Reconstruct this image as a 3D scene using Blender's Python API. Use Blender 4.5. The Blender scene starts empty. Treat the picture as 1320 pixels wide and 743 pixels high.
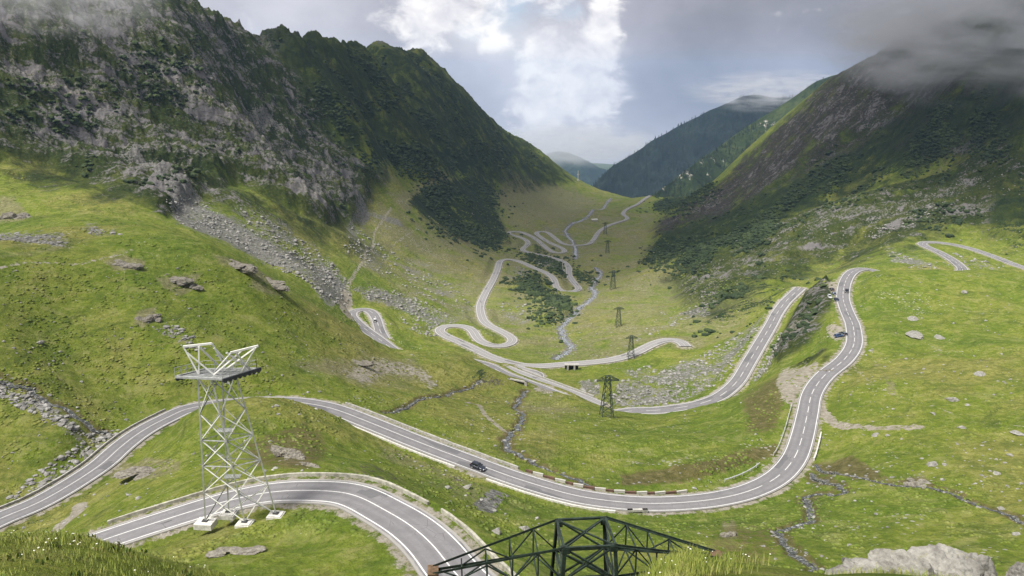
import bpy, bmesh, math, random
import numpy as np
from mathutils import Vector, Matrix
random.seed(7)
rng = np.random.default_rng(11)
sc = bpy.context.scene
COL = sc.collection
# ---------------------------------------------------------------- camera model
FPX, CX, CY = 1000.0, 660.0, 371.5
PITCH = math.radians(15.0)
CP, SP = math.cos(PITCH), math.sin(PITCH)
def tslope(v):
    return math.tan(math.atan((CY - v)/FPX) - PITCH)
def PY(u, v, Y):
    dx, dy = (u-CX)/FPX, -(v-CY)/FPX
    k = Y/(CP + dy*SP)
    return (dx*k, Y, (-SP + dy*CP)*k)
def PZ(u, v, z):
    return PY(u, v, z/tslope(v))
def project(x, y, z):
    zc = y*CP - z*SP
    yc = y*SP + z*CP
    return CX + FPX*x/zc, CY - FPX*yc/zc
cam_d = bpy.data.cameras.new('camera'); cam = bpy.data.objects.new('camera', cam_d); COL.objects.link(cam)
cam.location = (0, 0, 0); cam.rotation_euler = (math.pi/2 - PITCH, 0, 0)
cam_d.sensor_width = 36; cam_d.lens = 36*FPX/1320.0
cam_d.clip_start = 0.3; cam_d.clip_end = 60000
sc.camera = cam
# ---------------------------------------------------------------- noise
def _tab(seed):
    r = np.random.default_rng(seed)
    p = r.permutation(1024); a = r.random(1024)*2*np.pi
    return np.concatenate([p, p]), np.cos(a), np.sin(a)
_tabs = {}
def pnoise(x, y, seed=0):
    if seed not in _tabs: _tabs[seed] = _tab(seed)
    p, gc, gs = _tabs[seed]
    xi = np.floor(x); yi = np.floor(y)
    fx = (x-xi).astype(np.float32); fy = (y-yi).astype(np.float32)
    xi = xi.astype(np.int64) & 1023; yi = yi.astype(np.int64) & 1023
    x1 = (xi+1) & 1023; y1 = (yi+1) & 1023
    def g(ix, iy, dx, dy):
        h = p[p[ix]+iy]
        return gc[h]*dx + gs[h]*dy
    sx = fx*fx*fx*(fx*(fx*6-15)+10); sy = fy*fy*fy*(fy*(fy*6-15)+10)
    a = g(xi, yi, fx, fy); b = g(x1, yi, fx-1, fy); c = g(xi, y1, fx, fy-1); d = g(x1, y1, fx-1, fy-1)
    return ((a+(b-a)*sx) + ((c+(d-c)*sx)-(a+(b-a)*sx))*sy)*1.5
def fbm(x, y, octs=4, seed=0, gain=.5, ridged=False):
    s = 0; amp = 1; tot = 0
    for o in range(octs):
        n = pnoise(x*2**o, y*2**o, seed+o)
        if ridged: n = 1-2*np.abs(n)
        s = s + n*amp; tot += amp; amp *= gain
    return s/tot
def sstep(a, b, x):
    t = np.clip((x-a)/(b-a), 0, 1); return t*t*(3-2*t)
# ---------------------------------------------------------------- object helpers
def tag(o, label=None, cat=None, group=None, kind=None):
    if label: o['label'] = label
    if cat: o['category'] = cat
    if group: o['group'] = group
    if kind: o['kind'] = kind
    return o
def empty(name, loc=(0,0,0), rz=0):
    o = bpy.data.objects.new(name, None); COL.objects.link(o)
    o.location = loc; o.rotation_euler = (0, 0, rz); o.empty_display_size = .5
    return o
def link_mesh(name, me, mat=None, parent=None):
    o = bpy.data.objects.new(name, me); COL.objects.link(o)
    if mat is not None:
        for m in (mat if isinstance(mat, (list, tuple)) else [mat]): me.materials.append(m)
    if parent is not None: o.parent = parent
    return o
def np_mesh(name, V, F, smooth=True, uv=None):
    """V (n,3), F (m,k) constant k; uv (m*k,2)"""
    me = bpy.data.meshes.new(name)
    V = np.asarray(V, np.float32); F = np.asarray(F, np.int32)
    m, k = F.shape
    me.vertices.add(len(V)); me.vertices.foreach_set('co', V.ravel())
    me.loops.add(m*k); me.loops.foreach_set('vertex_index', F.ravel())
    me.polygons.add(m); me.polygons.foreach_set('loop_start', np.arange(0, m*k, k, dtype=np.int32))
    me.polygons.foreach_set('loop_total', np.full(m, k, np.int32))
    me.polygons.foreach_set('use_smooth', np.full(m, smooth, bool))
    if uv is not None:
        l = me.uv_layers.new(name='UVMap'); l.data.foreach_set('uv', np.asarray(uv, np.float32).ravel())
    me.update(calc_edges=True); me.validate()
    return me
class MB:
    """collects boxes, bars, tubes into one mesh"""
    def __init__(s): s.v = []; s.f = []
    def add(s, V, F):
        b = len(s.v); s.v += [tuple(p) for p in V]; s.f += [tuple(i+b for i in f) for f in F]
        return s
    def box(s, c, size, rz=0, mat=None):
        hx, hy, hz = [d/2 for d in size]; co, si = math.cos(rz), math.sin(rz)
        V = []
        for z in (-hz, hz):
            for x, y in ((-hx,-hy),(hx,-hy),(hx,hy),(-hx,hy)):
                V.append((c[0]+x*co-y*si, c[1]+x*si+y*co, c[2]+z))
        return s.add(V, [(0,3,2,1),(4,5,6,7),(0,1,5,4),(1,2,6,5),(2,3,7,6),(3,0,4,7)])
    def bar(s, a, b, w=.1, h=None, n=4):
        h = h or w
        a = Vector(a); b = Vector(b); d = (b-a)
        if d.length < 1e-6: return s
        d.normalize(); up = Vector((0,0,1)) if abs(d.z) < .95 else Vector((1,0,0))
        x = d.cross(up).normalized(); y = x.cross(d).normalized()
        V = []; off = math.pi/n
        for p in (a, b):
            for i in range(n):
                t = 2*math.pi*i/n + off
                k = 1/math.cos(off) if n == 4 else 1
                V.append(p + x*(math.cos(t)*w/2*k) + y*(math.sin(t)*h/2*k))
        F = [(i, (i+1) % n, n+(i+1) % n, n+i) for i in range(n)] + [tuple(range(n-1,-1,-1)), tuple(range(n, 2*n))]
        return s.add(V, F)
    def angle(s, a, b, w=.12, t=.02, spin=0):
        """an L section steel angle between a and b"""
        a = Vector(a); b = Vector(b); d = (b-a).normalized(); up = Vector((0,0,1)) if abs(d.z) < .95 else Vector((1,0,0))
        x = d.cross(up).normalized(); y = x.cross(d).normalized()
        R = Matrix.Rotation(spin, 3, d); x = R @ x; y = R @ y
        prof = [(0,0),(w,0),(w,t),(t,t),(t,w),(0,w)]
        V = [p + x*(px-w*.3) + y*(py-w*.3) for p in (a,b) for px,py in prof]
        F = [(i,(i+1)%6,6+(i+1)%6,6+i) for i in range(6)] + [(5,4,3,2,1,0),(6,7,8,9,10,11)]
        return s.add(V, F)
    def cyl(s, c, r, a, b, n=16):
        return s.bar(a, b, 2*r, 2*r, n)
    def build(s, name, mat, parent=None, smooth=False):
        me = bpy.data.meshes.new(name); me.from_pydata(s.v, [], s.f); me.update()
        bm = bmesh.new(); bm.from_mesh(me); bmesh.ops.recalc_face_normals(bm, faces=bm.faces); bm.to_mesh(me); bm.free()
        if smooth: me.polygons.foreach_set('use_smooth', [True]*len(me.polygons))
        return link_mesh(name, me, mat, parent)
def children(o): return [c for c in bpy.data.objects if c.parent == o]
def copy_tree(o, parent=None, kids=None):
    if kids is None:
        kids = {}
        for q in bpy.data.objects:
            if q.parent: kids.setdefault(q.parent.name, []).append(q)
    c = o.copy(); COL.objects.link(c)
    if parent is not None: c.parent = parent
    for ch in kids.get(o.name, []): copy_tree(ch, c, kids)
    return c
# ---------------------------------------------------------------- node helper
class NT:
    def __init__(s, name, world=False):
        if world:
            s.m = bpy.data.worlds.new(name)
        else:
            s.m = bpy.data.materials.new(name)
        s.m.use_nodes = True; s.t = s.m.node_tree; s.t.nodes.clear()
    def n(s, typ, ins=None, **props):
        nd = s.t.nodes.new(typ)
        for k, v in props.items(): setattr(nd, k, v)
        for k, v in (ins or {}).items(): s.set(nd.inputs[k], v)
        return nd
    def set(s, inp, v):
        if isinstance(v, bpy.types.NodeSocket): s.t.links.new(v, inp)
        elif isinstance(v, bpy.types.Node): s.t.links.new(v.outputs[0], inp)
        else:
            if inp.type == 'RGBA' and not isinstance(v, (int, float)) and len(v) == 3: v = (*v, 1)
            inp.default_value = v
    def math(s, op, a, b=None, c=None, clamp=False):
        nd = s.t.nodes.new('ShaderNodeMath'); nd.operation = op; nd.use_clamp = clamp
        for i, v in enumerate((a, b, c)):
            if v is not None: s.set(nd.inputs[i], v)
        return nd.outputs[0]
    def vmath(s, op, a, b=None):
        nd = s.t.nodes.new('ShaderNodeVectorMath'); nd.operation = op
        s.set(nd.inputs[0], a)
        if b is not None:
            if op == 'SCALE': s.set(nd.inputs['Scale'], b)
            else: s.set(nd.inputs[1], b)
        return nd
    def noise(s, vec, scale, detail=6, rough=.6, dist=0.0, dim='3D'):
        nd = s.n('ShaderNodeTexNoise', {'Vector': vec, 'Scale': scale, 'Detail': detail, 'Roughness': rough, 'Distortion': dist})
        return nd.outputs[0]
    def ramp(s, fac, stops, interp='LINEAR'):
        nd = s.t.nodes.new('ShaderNodeValToRGB'); s.set(nd.inputs[0], fac); r = nd.color_ramp; r.interpolation = interp
        while len(r.elements) < len(stops): r.elements.new(.5)
        for e, (p, c) in zip(r.elements, stops):
            e.position = p; e.color = (*c, 1) if len(c) == 3 else c
        return nd.outputs[0]
    def step(s, x, a, b):
        nd = s.t.nodes.new('ShaderNodeMapRange'); nd.interpolation_type = 'SMOOTHSTEP'
        s.set(nd.inputs[0], x); nd.inputs[1].default_value = a; nd.inputs[2].default_value = b
        return nd.outputs[0]
    def mix(s, f, a, b, blend='MIX'):
        nd = s.t.nodes.new('ShaderNodeMix'); nd.data_type = 'RGBA'; nd.blend_type = blend
        s.set(nd.inputs[0], f); s.set(nd.inputs[6], a); s.set(nd.inputs[7], b)
        return nd.outputs[2]
    def out(s, surf, vol=None, disp=None):
        o = s.t.nodes.new('ShaderNodeOutputWorld' if isinstance(s.m, bpy.types.World) else 'ShaderNodeOutputMaterial')
        if surf is not None: s.set(o.inputs['Surface'], surf)
        if vol is not None: s.set(o.inputs['Volume'], vol)
        return s.m
    def bsdf(s, col, rough=.8, bump=None, metal=0, spec=.3, **kw):
        b = s.n('ShaderNodeBsdfPrincipled', {'Base Color': col, 'Roughness': rough, 'Metallic': metal, 'Specular IOR Level': spec})
        if bump is not None: s.set(b.inputs['Normal'], bump)
        for k, v in kw.items(): s.set(b.inputs[k], v)
        return b
    def bump(s, h, strength=.5, dist=.1, normal=None):
        nd = s.n('ShaderNodeBump', {'Height': h, 'Strength': strength, 'Distance': dist})
        if normal is not None: s.set(nd.inputs['Normal'], normal)
        return nd.outputs[0]
def simple_mat(name, col, rough=.7, metal=0, var=.25, scale=2.0, spec=.3):
    t = NT(name); co = t.n('ShaderNodeTexCoord').outputs['Object']
    n = t.noise(co, scale, 5, .65)
    c = t.mix(t.step(n, .3, .7), [x*(1-var) for x in col], [min(1, x*(1+var)) for x in col])
    return t.out(t.bsdf(c, rough, t.bump(n, .15, .02), metal, spec))
# ---------------------------------------------------------------- survey of the place: (photo column, photo row, height) -> world
def zfill(path):
    """rows with z None are interpolated along the path"""
    idx = [i for i, p in enumerate(path) if p[2] is not None]
    return [(u, v, float(np.interp(i, idx, [path[k][2] for k in idx]))) for i, (u, v, z) in enumerate(path)]
N_ = None
ROAD_NEAR = zfill([(700,900,-47),(640,800,-51),(586,743,-54),(557,702.6,N_),(527,676.5,N_),(492,655,N_),(466,642,N_),(440,636.5,-59),(391,632.5,N_),(348,634,N_),
    (304,642,-62),(261,655,N_),(217,669,N_),(174,683,N_),(132,698,-67),(60,725,-69),(-60,770,-71),(-200,820,-73)])
ROAD_MAIN = zfill([(-200,760,-81),(-100,717,-84),(0,671,-86),(43,652.6,N_),(87,628,N_),(130,600,-87),(152,580,N_),(174,562.5,N_),(196,548.5,N_),(217,538,-87.5),(243,528,-88),
    (290,521,N_),(340,517.5,-88),(378,518.5,-88.3),(413,523.5,N_),(440,531,-89),(483.5,548,N_),(527,565.5,N_),(570,582,-91),(614,598.5,N_),(657,614.5,N_),
    (701,629,-93.5),(744,640,N_),(788,646.5,N_),(831,649.5,-95),(875,649,N_),(923,644,N_),(967,633.5,-97),(1002,615.6,N_),(1023.5,591.7,N_),(1034,563.5,-98.5),
    (1041,533,N_),(1047,507,N_),(1062.6,485,-101),(1088.7,463.5,N_),(1101,443,N_),(1099.5,420,-103),(1095.8,411,N_),(1091.5,401,N_),(1087.2,388,-105.5),
    (1086.7,378.5,N_),(1089,366,N_),(1094,355.5,-106.5),(1101,349.5,N_),(1111,346.4,N_),(1121,346,-107.5),(1150,356,-110.5),(1200,359,-114.5),(1230,355,-117.5),(1241,348.8,-118),
    (1235,341,N_),(1223,332.4,N_),(1208.5,324.5,N_),(1194,318.5,-121),(1188,315,-121.2),(1192.7,312.3,N_),(1208.5,312.6,N_),(1226.7,315,-122.5),
    (1245,319,N_),(1263,324.6,N_),(1281,331,N_),(1299.4,338,N_),(1312,342.5,-125),(1345,354,-127),(1420,380,-130)])
ROAD_LOWER = zfill([(1032,371,-124),(1022.4,380,-125),(1012.7,389.4,N_),(1001.8,404,N_),(994,419,N_),(978,446,N_),(962.6,472,N_),(949.6,493,-132),(928,511,N_),
    (901.7,521,N_),(880,525.6,-134.5),(848,529.5,N_),(814,530,-136),(785,534,N_),(752,525,-137.5),(725,512,N_),(698,500.5,-138),(653,484,N_),(627,471,-141),
    (590,464,-142),(550,467,-142.5),(520,460,N_),(505,450,-143),(486.5,436,N_),(470,424,N_),(460,415.5,-144),(453.5,408,N_),(454,402.5,N_),(462,399,-145),(472,399,N_),
    (480,403.5,N_),(485.5,412.5,N_),(489,424,-147.5),(493,433,-149),(502,447,-151)])
ROAD_RIBBON = zfill([(775,522,-142),(752,513,-144),(727,503.5,N_),(693,490.5,N_),(668,481,-149),(650,474,-150)])
ROAD_SPUR = zfill([(662,474,-156),(677,477,-153.5),(690,481,-152),(695.5,484.5,-151.5),(690,487.5,-150.5)])
ROAD_VALLEY = zfill([(884,446,-149),(879,441.8,-150),(872.7,439,N_),(863,438,N_),(849.7,440.5,-151.5),(835,447,N_),(818,455.5,-153),(800,461.5,N_),(780,465.5,-154.5),(755,468,N_),
    (727,470,-156),(700,472,N_),(677,471.5,-157),(655,467.5,N_),(633,460.5,-159),(610,449,N_),(590,440,N_),(573,432.5,-161),(566.7,427.5,N_),(568,423,N_),(576.7,420,N_),
    (590,419.5,-163),(601.7,421.7,N_),(610,427.5,-165),(615,436,N_),(623,442,-166.5),(635,446,N_),(648,446.7,-168.5),(658,443,N_),(661,438,-170),(655,432.5,N_),
    (643,426,N_),(629,419,N_),(622,411,-176),(619,399,-181),(620.5,389.6,N_),(627,376,N_),(635.5,361,N_),(641.6,347,-200),(643.7,338.7,N_),(648.5,335,-204),
    (660,334.5,N_),(673.7,339,N_),(687,345,N_),(701,350.7,-211),(710.5,356,N_),(715.5,363,N_),(717,370,N_),(721.4,375,-216.3),(729.6,377,-217),
    (740.5,376,N_),(746.6,373,-218),(743,368,N_),(737,361,N_),(733,352.7,N_),(733.5,346.5,-223),(727,338,-225),(710,332,N_),(692,328,-228.5),(678,325,N_),
    (673,322,-231),(678,317.5,N_),(681,313,N_),(673,307,N_),(657,302.5,-234),(654,300.3,N_),(662,298.2,N_),(673,299.8,-235.5),(690,308,N_),(707,322,N_),(715,326.3,N_),(725,326.8,-238.5),
    (728,323,N_),(721,318.5,N_),(707,312.5,-240),(694,304,N_),(691,300.5,N_),(696,298.2,N_),(705,299.3,-241.5),(715,307,N_),(723,313,N_),(733,316.6,-243),(757,315.6,-244.5),
    (765,309.5,N_),(773,298,-247),(787,290,N_),(806,284,-250.5),(809,281,N_),(803,276,-252),(809,269.5,N_),(822,263.5,-256),(829,258,-258),(838,252.5,-259)])
# terrain points: (u, v, distance ahead)
TP = [(330,720,84),(450,720,82),(250,735,81),(500,745,77),(400,700,90),(200,712,91),
 (300,514,180),(260,525,176),(360,514,182),(380,580,140),(200,603,146),(300,580,145),(450,590,150),(560,640,135),(700,690,130),(640,720,108),(60,690,125),(100,650,138),(480,600,135),
 (800,700,125),(900,690,132),(980,700,125),(1050,660,146),(1100,620,163),(1200,600,167),(1300,620,153),(1300,700,118),(1150,690,126),(1000,740,108),(800,740,100),(1200,735,106),
 (1150,500,234),(1250,500,228),(1320,500,222),(1200,440,292),(1310,440,280),(1150,400,346),(1250,400,340),(1320,390,345),(1128,348.5,428),(1150,351,420),(1175,351,415),(1200,351,412),(1250,352,405),(1325,356,395),
 (1150,560,192),(1250,560,186),(1330,570,178),(1400,500,215),(1420,400,320),(1450,620,150),
 (1055,430,330),(1000,500,250),(980,560,205),(955,540,226),(900,600,180),(820,605,181),(750,590,190),(700,560,210),(640,540,225),(560,510,250),(850,560,215),(900,545,240),(700,525,280),(620,510,285),(782,537,264),
 (560,480,300),(500,480,285),(550,449,340),(600,457,340),(525,454,335),(508,456,335),(575,451,340),(725,510,306),(752,517,303),(785,526,288),(814,534,284),(470,434,335),(450,425,330),(430,412,322),(380,385,312),(330,350,300),(270,315,300),(210,296,300),(150,305,290),(80,318,270),(0,330,250),(-100,335,240),
 (0,300,330),(100,290,345),(0,250,400),(0,215,450),(120,245,430),(170,285,370),(220,262,450),(300,320,400),(350,345,415),(400,350,430),(440,385,445),(-120,260,400),
 (100,400,235),(0,400,215),(0,450,195),(0,530,178),(100,480,205),(200,450,220),(300,430,245),(200,350,265),(400,470,245),(100,560,172),(-120,450,190),(-120,560,165),(320,480,215),
 (760,400,610),(740,430,520),(800,400,600),(850,400,560),(850,470,395),(800,500,335),(900,470,380),(930,430,450),(900,400,530),(840,350,790),(800,330,1000),(770,330,1000),
 (760,270,1500),(700,280,1350),(650,260,1550),(650,280,1300),(600,300,1050),(560,340,780),(520,360,650),(580,400,570),(560,380,620),(500,390,520),(480,340,590),(440,290,640),(400,260,640),
 (300,250,520),(200,150,600),(100,150,540),(0,150,490),(0,50,540),(400,170,850),(480,170,1050),(560,200,1350),(620,230,1500),(680,240,1750),(330,180,750),(650,335,900),(690,370,760),
 (840,330,1000),(900,360,760),(1000,370,600),(1100,335,620),(1180,296,640),(1320,285,625),(1250,285,650),(870,272,1500),(923,247,1550),(960,250,1200),(1060,220,1000),(1150,180,960),(1250,180,830),(1320,180,760),(1000,300,820),(1120,260,760),
 (700,250,1800),(745,238,2150),(800,252,1950),(770,245,2050)]
RIDGE_L = [(-150,-75,520),(0,-45,590),(60,-22,620),(125,-2,660),(146,10,680),(165,-1,700),(200,4,740),(250,22,790),(300,55,840),(330,64,880),(350,67,910),(370,60,930),(386,71,950),(405,60,1060),(430,67,1100),
 (455,71,1200),(480,62,1500),(500,69,1550),(528,79,1600),(545,73,1650),(572,95,1720),(600,123,1800),(630,158,1880),(660,183,1950),(690,194,2020),(720,222,2150),(738,236,2200)]
RIDGE_R = [(1420,-50,840),(1320,-12,920),(1250,20,1000),(1200,42,1060),(1153,62,1100),(1103,93,1220),(1067,110,1300),(1023,143,1400),(977,190,1500),(940,230,1545)]
# ground covers: class, outline in photo pixels, softness, (near, far) range, strength
COVER = [
 ('rock',[(300,40),(400,50),(545,65),(600,115),(725,215),(740,236),(680,245),(640,245),(600,232),(520,215),(440,185)],8,(500,2400),.38),
 ('rock',[(1060,110),(1153,60),(1330,70),(1330,210),(1180,215),(1000,300),(900,345),(830,335),(850,290),(920,245)],10,(500,1700),.42),
 ('tan',[(440,250),(640,230),(780,245),(920,300),(1010,380),(960,450),(800,520),(620,450),(470,370)],30,(420,2300),.58),
 ('rock',[(860,360),(930,310),(1000,280),(1150,235),(1330,200),(1330,318),(1200,312),(1120,335),(1060,350),(1010,375),(930,405),(880,400)],14,(380,1200),.42),
 ('rock',[(0,190),(120,235),(200,270),(120,262),(0,240)],10,(380,700),.3),
 ('rock',[(200,225),(330,240),(450,300),(520,330),(450,330),(330,280),(240,265)],14,(400,900),.34),
 ('rock',[(-150,-90),(140,-30),(300,45),(400,120),(440,190),(490,235),(455,290),(420,285),(370,245),(310,235),(240,265),(205,280),(170,262),(120,240),(60,220),(0,205),(-150,190)],14,(400,1100),.62),
 ('rock',[(260,190),(330,215),(400,235),(440,285),(420,290),(370,270),(320,240),(270,225)],10,(400,900),.75),
 ('rock',[(205,225),(240,235),(250,258),(210,280),(185,265)],6,(400,900),.85),
 ('pine',[(300,45),(400,55),(545,70),(600,120),(725,222),(730,236),(690,240),(660,222),(640,240),(650,300),(655,315),(630,322),(580,308),(540,285),(520,250),(560,235),(540,225),(480,225),(440,185),(400,120)],8,(500,2600),.56),
 ('pine',[(545,243),(600,232),(636,240),(640,268),(652,300),(657,312),(632,323),(585,308),(562,290),(540,278),(525,262)],3,(700,2200),1.0),
 ('pine',[(475,215),(540,228),(600,238),(640,200),(600,190),(540,190),(470,185)],8,(700,2200),.9),
 ('tan',[(640,240),(665,222),(700,235),(740,240),(770,262),(740,290),(690,290),(660,285),(642,268)],6,(900,2300),.85),
 ('scree',[(213,258),(232,250),(270,268),(300,285),(350,305),(390,330),(430,352),(452,378),(446,396),(425,392),(395,365),(340,340),(290,310),(230,288)],4,(330,700),1.15),
 ('scree',[(300,262),(340,280),(400,315),(440,350),(455,372),(430,360),(380,330),(320,290)],5,(330,800),.75),
 ('scree',[(450,372),(475,370),(510,375),(560,395),(590,412),(585,420),(555,420),(530,405),(500,392),(470,385)],4,(420,800),.85),
 ('scree',[(505,385),(530,395),(570,430),(555,440),(525,425),(510,405)],5,(420,800),.5),
 ('scree',[(450,290),(520,335),(590,370),(615,395),(600,405),(540,380),(470,340),(440,320)],14,(480,900),.52),
 ('tan',[(440,270),(520,310),(600,335),(640,340),(625,400),(590,420),(520,390),(450,350)],14,(480,1000),.55),
 ('tan',[(-20,255),(20,252),(38,275),(30,290),(0,290)],5,(280,450),.8),
 ('scree',[(-40,305),(20,300),(80,305),(92,316),(40,326),(-40,322)],4,(270,450),.85),
 ('tan',[(-40,325),(60,320),(90,318),(40,335),(-40,345)],6,(200,330),.7),
 ('scree',[(110,290),(150,298),(160,304),(115,303)],4,(270,450),.8),
 ('tan',[(132,338),(160,326),(188,334),(182,346),(150,349)],2,(200,330),.9),
 ('tan',[(195,352),(225,350),(262,350),(252,366),(232,378),(212,368)],3,(200,330),.75),
 ('tan',[(268,324),(300,335),(340,345),(372,360),(350,372),(310,352),(280,345)],3,(240,330),.8),
 ('tan',[(325,360),(365,382),(345,386),(320,376)],3,(200,330),.7),
 ('tan',[(175,405),(205,395),(200,415),(185,428),(172,424)],3,(180,330),.8),
 ('scree',[(200,425),(225,418),(265,450),(250,455)],5,(180,330),.6),
 ('dirt',[(440,475),(480,465),(520,468),(550,478),(566,495),(555,505),(535,490),(500,485),(470,496),(445,486)],5,(180,335),.66),
 ('tan',[(380,470),(440,460),(530,462),(575,500),(520,505),(420,490)],8,(180,335),.6),
 ('tan',[(330,566),(365,562),(390,578),(402,600),(380,600),(350,588)],3,(110,180),.75),
 ('wet',[(310,570),(385,540),(415,550),(425,590),(395,612),(330,608)],6,(110,185),.7),
 ('heather',[(370,510),(250,505),(330,500),(420,512)],5,(150,200),.45),
 ('tan',[(128,596),(160,590),(235,593),(232,606),(200,618),(160,618)],2.5,(110,180),.85),
 ('scree',[(0,500),(40,505),(90,540),(110,560),(150,555),(165,580),(100,560),(50,535),(0,515)],5,(130,230),.65),
 ('scree',[(0,650),(60,600),(120,560),(140,570),(60,640)],8,(120,170),.35),
 ('dirt',[(1008,478),(1050,470),(1056,478),(1034,500),(1022,530),(1008,518),(1000,495)],3.5,(180,420),.95),
 ('dirt',[(1064,425),(1084,424),(1088,440),(1078,446),(1066,436)],2,(180,500),.9),
 ('dirt',[(1060,374),(1078,366),(1084,388),(1078,392)],2,(300,520),.8),
 ('rock',[(1020,475),(1060,450),(1066,455),(1040,470)],3,(200,450),.55),
 ('wet',[(955,510),(1005,480),(1015,520),(1000,560),(960,560)],7,(190,330),.8),
 ('wet',[(800,610),(860,600),(1000,570),(1012,585),(960,600),(880,622),(800,630)],4,(150,230),.9),
 ('wet',[(1000,440),(1035,385),(1065,365),(1075,395),(1040,440),(1005,470)],6,(280,520),.5),
 ('rock',[(1000,440),(1035,385),(1065,365),(1075,395),(1040,440),(1005,470)],7,(280,520),.62),
 ('scree',[(985,440),(1010,430),(990,480),(960,500),(948,512),(965,475)],4,(230,440),.6),
 ('scree',[(800,492),(850,478),(905,455),(960,428),(992,402),(985,425),(960,455),(940,480),(920,500),(880,518),(840,525),(800,524),(785,512)],5,(250,560),.72),
 ('scree',[(745,492),(770,488),(775,508),(750,506)],3,(250,420),.9),
 ('scree',[(800,478),(835,470),(850,478),(820,488)],4,(250,450),.7),
 ('scree',[(820,440),(880,400),(925,385),(910,402),(860,425)],8,(380,700),.5),
 ('tan',[(800,360),(900,370),(1000,390),(960,420),(880,410),(800,420),(770,400)],14,(380,900),.6),
 ('tan',[(830,262),(900,300),(860,340),(830,360),(790,340),(800,300)],10,(700,1700),.55),
 ('rock',[(1153,55),(1105,90),(1067,108),(975,190),(920,245),(1010,235),(1110,190),(1200,150),(1330,110),(1420,60),(1420,-60),(1200,30)],14,(500,1700),.42),
 ('heather',[(920,245),(975,195),(1065,112),(1153,60),(1200,90),(1180,140),(1100,180),(1000,250),(920,300),(850,310),(840,295)],12,(600,1700),1.0),
 ('heather',[(1100,90),(1330,90),(1330,200),(1200,220),(1100,230),(1000,270)],20,(500,1700),.66),
 ('pine',[(830,330),(870,300),(960,270),(1060,215),(1180,150),(1300,110),(1330,150),(1330,200),(1230,200),(1150,240),(1060,270),(990,300),(930,345),(890,350),(850,345)],10,(500,1500),.66),
 ('pine',[(1190,170),(1240,175),(1230,190),(1190,190)],4,(500,1000),.85),
 ('pine',[(843,262),(900,240),(930,240),(895,262),(860,275),(845,275)],3,(1000,1800),1.0),
 ('pine',[(823,345),(860,305),(880,320),(930,310),(1000,275),(1000,300),(960,325),(905,350),(880,345),(840,340)],4,(600,1400),.85),
 ('pine',[(920,385),(990,365),(1040,360),(1000,380),(930,400)],6,(400,700),.6),
 ('pine',[(900,420),(980,380),(1030,370),(1010,385),(950,410),(905,432)],6,(350,700),.6),
 ('rock',[(1240,200),(1330,180),(1330,310),(1260,300),(1200,290),(1150,310),(1100,320),(1080,315),(1150,280)],16,(400,900),.45),
 ('pine',[(1280,250),(1330,240),(1330,330),(1270,310)],8,(400,800),.6),
 ('scree',[(1110,300),(1200,265),(1260,250),(1200,280),(1120,312)],8,(500,900),.5),
 ('scree',[(1140,322),(1165,328),(1205,342),(1215,350),(1180,350),(1150,338)],4,(415,620),.7),
 ('scree',[(1225,325),(1260,335),(1300,345),(1260,349),(1240,340)],4,(415,620),.5),
 ('pine',[(668,328),(700,330),(720,337),(735,348),(760,356),(768,366),(745,358),(715,350),(690,338)],2,(700,1100),1.0),
 ('pine',[(643,368),(665,364),(690,352),(700,372),(715,378),(738,392),(736,402),(722,410),(712,398),(690,382),(660,372)],3,(550,1000),.95),
 ('pine',[(685,316),(695,317),(705,325),(690,328)],2,(900,1200),.9),
 ('pine',[(690,402),(720,400),(725,412),(700,420),(680,412)],4,(450,700),.6),
 ('scree',[(685,335),(705,338),(720,345),(715,350),(695,345)],3,(700,1100),.8),
 ('scree',[(650,345),(680,345),(690,355),(660,360)],5,(600,1000),.55),
 ('scree',[(640,390),(680,392),(690,415),(660,415)],8,(450,800),.5),
 ('scree',[(690,292),(720,296),(730,300),(700,297)],4,(900,1500),.5),
 ('pine',[(608,470),(622,470),(634,488),(620,494),(606,488)],4,(250,370),.45),
 ('heather',[(610,485),(650,490),(650,500),(615,500)],4,(250,370),.5),
 ('wet',[(1050,590),(1100,585),(1150,618),(1100,618),(1060,605)],4,(130,190),.9),
 ('wet',[(1150,622),(1175,612),(1205,618),(1215,632),(1170,630)],3,(120,180),.8),
 ('wet',[(940,660),(1000,670),(1010,720),(960,743),(900,740),(900,700)],14,(90,140),.6),
 ('tan',[(930,672),(948,668),(952,695),(935,697)],3,(100,160),.8),
 ('tan',[(1165,618),(1190,612),(1200,628),(1170,628)],3,(120,180),.7),
 ('rock',[(1060,465),(1075,462),(1068,490),(1058,520),(1052,510)],3,(150,330),.45),
 ('tan',[(660,510),(720,500),(760,540),(700,560),(660,545)],12,(200,330),.5),
 ('dirt',[(685,500),(715,503),(712,512),(690,508)],2,(250,340),.7),
 ('tan',[(280,705),(340,703),(375,712),(330,722),(290,720)],5,(70,100),.5),
 ('heather',[(420,590),(560,600),(640,640),(560,640),(430,610)],14,(100,170),.4),
 ('tan',[(500,560),(620,620),(700,650),(620,660),(480,600)],10,(100,170),.45),
]
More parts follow.
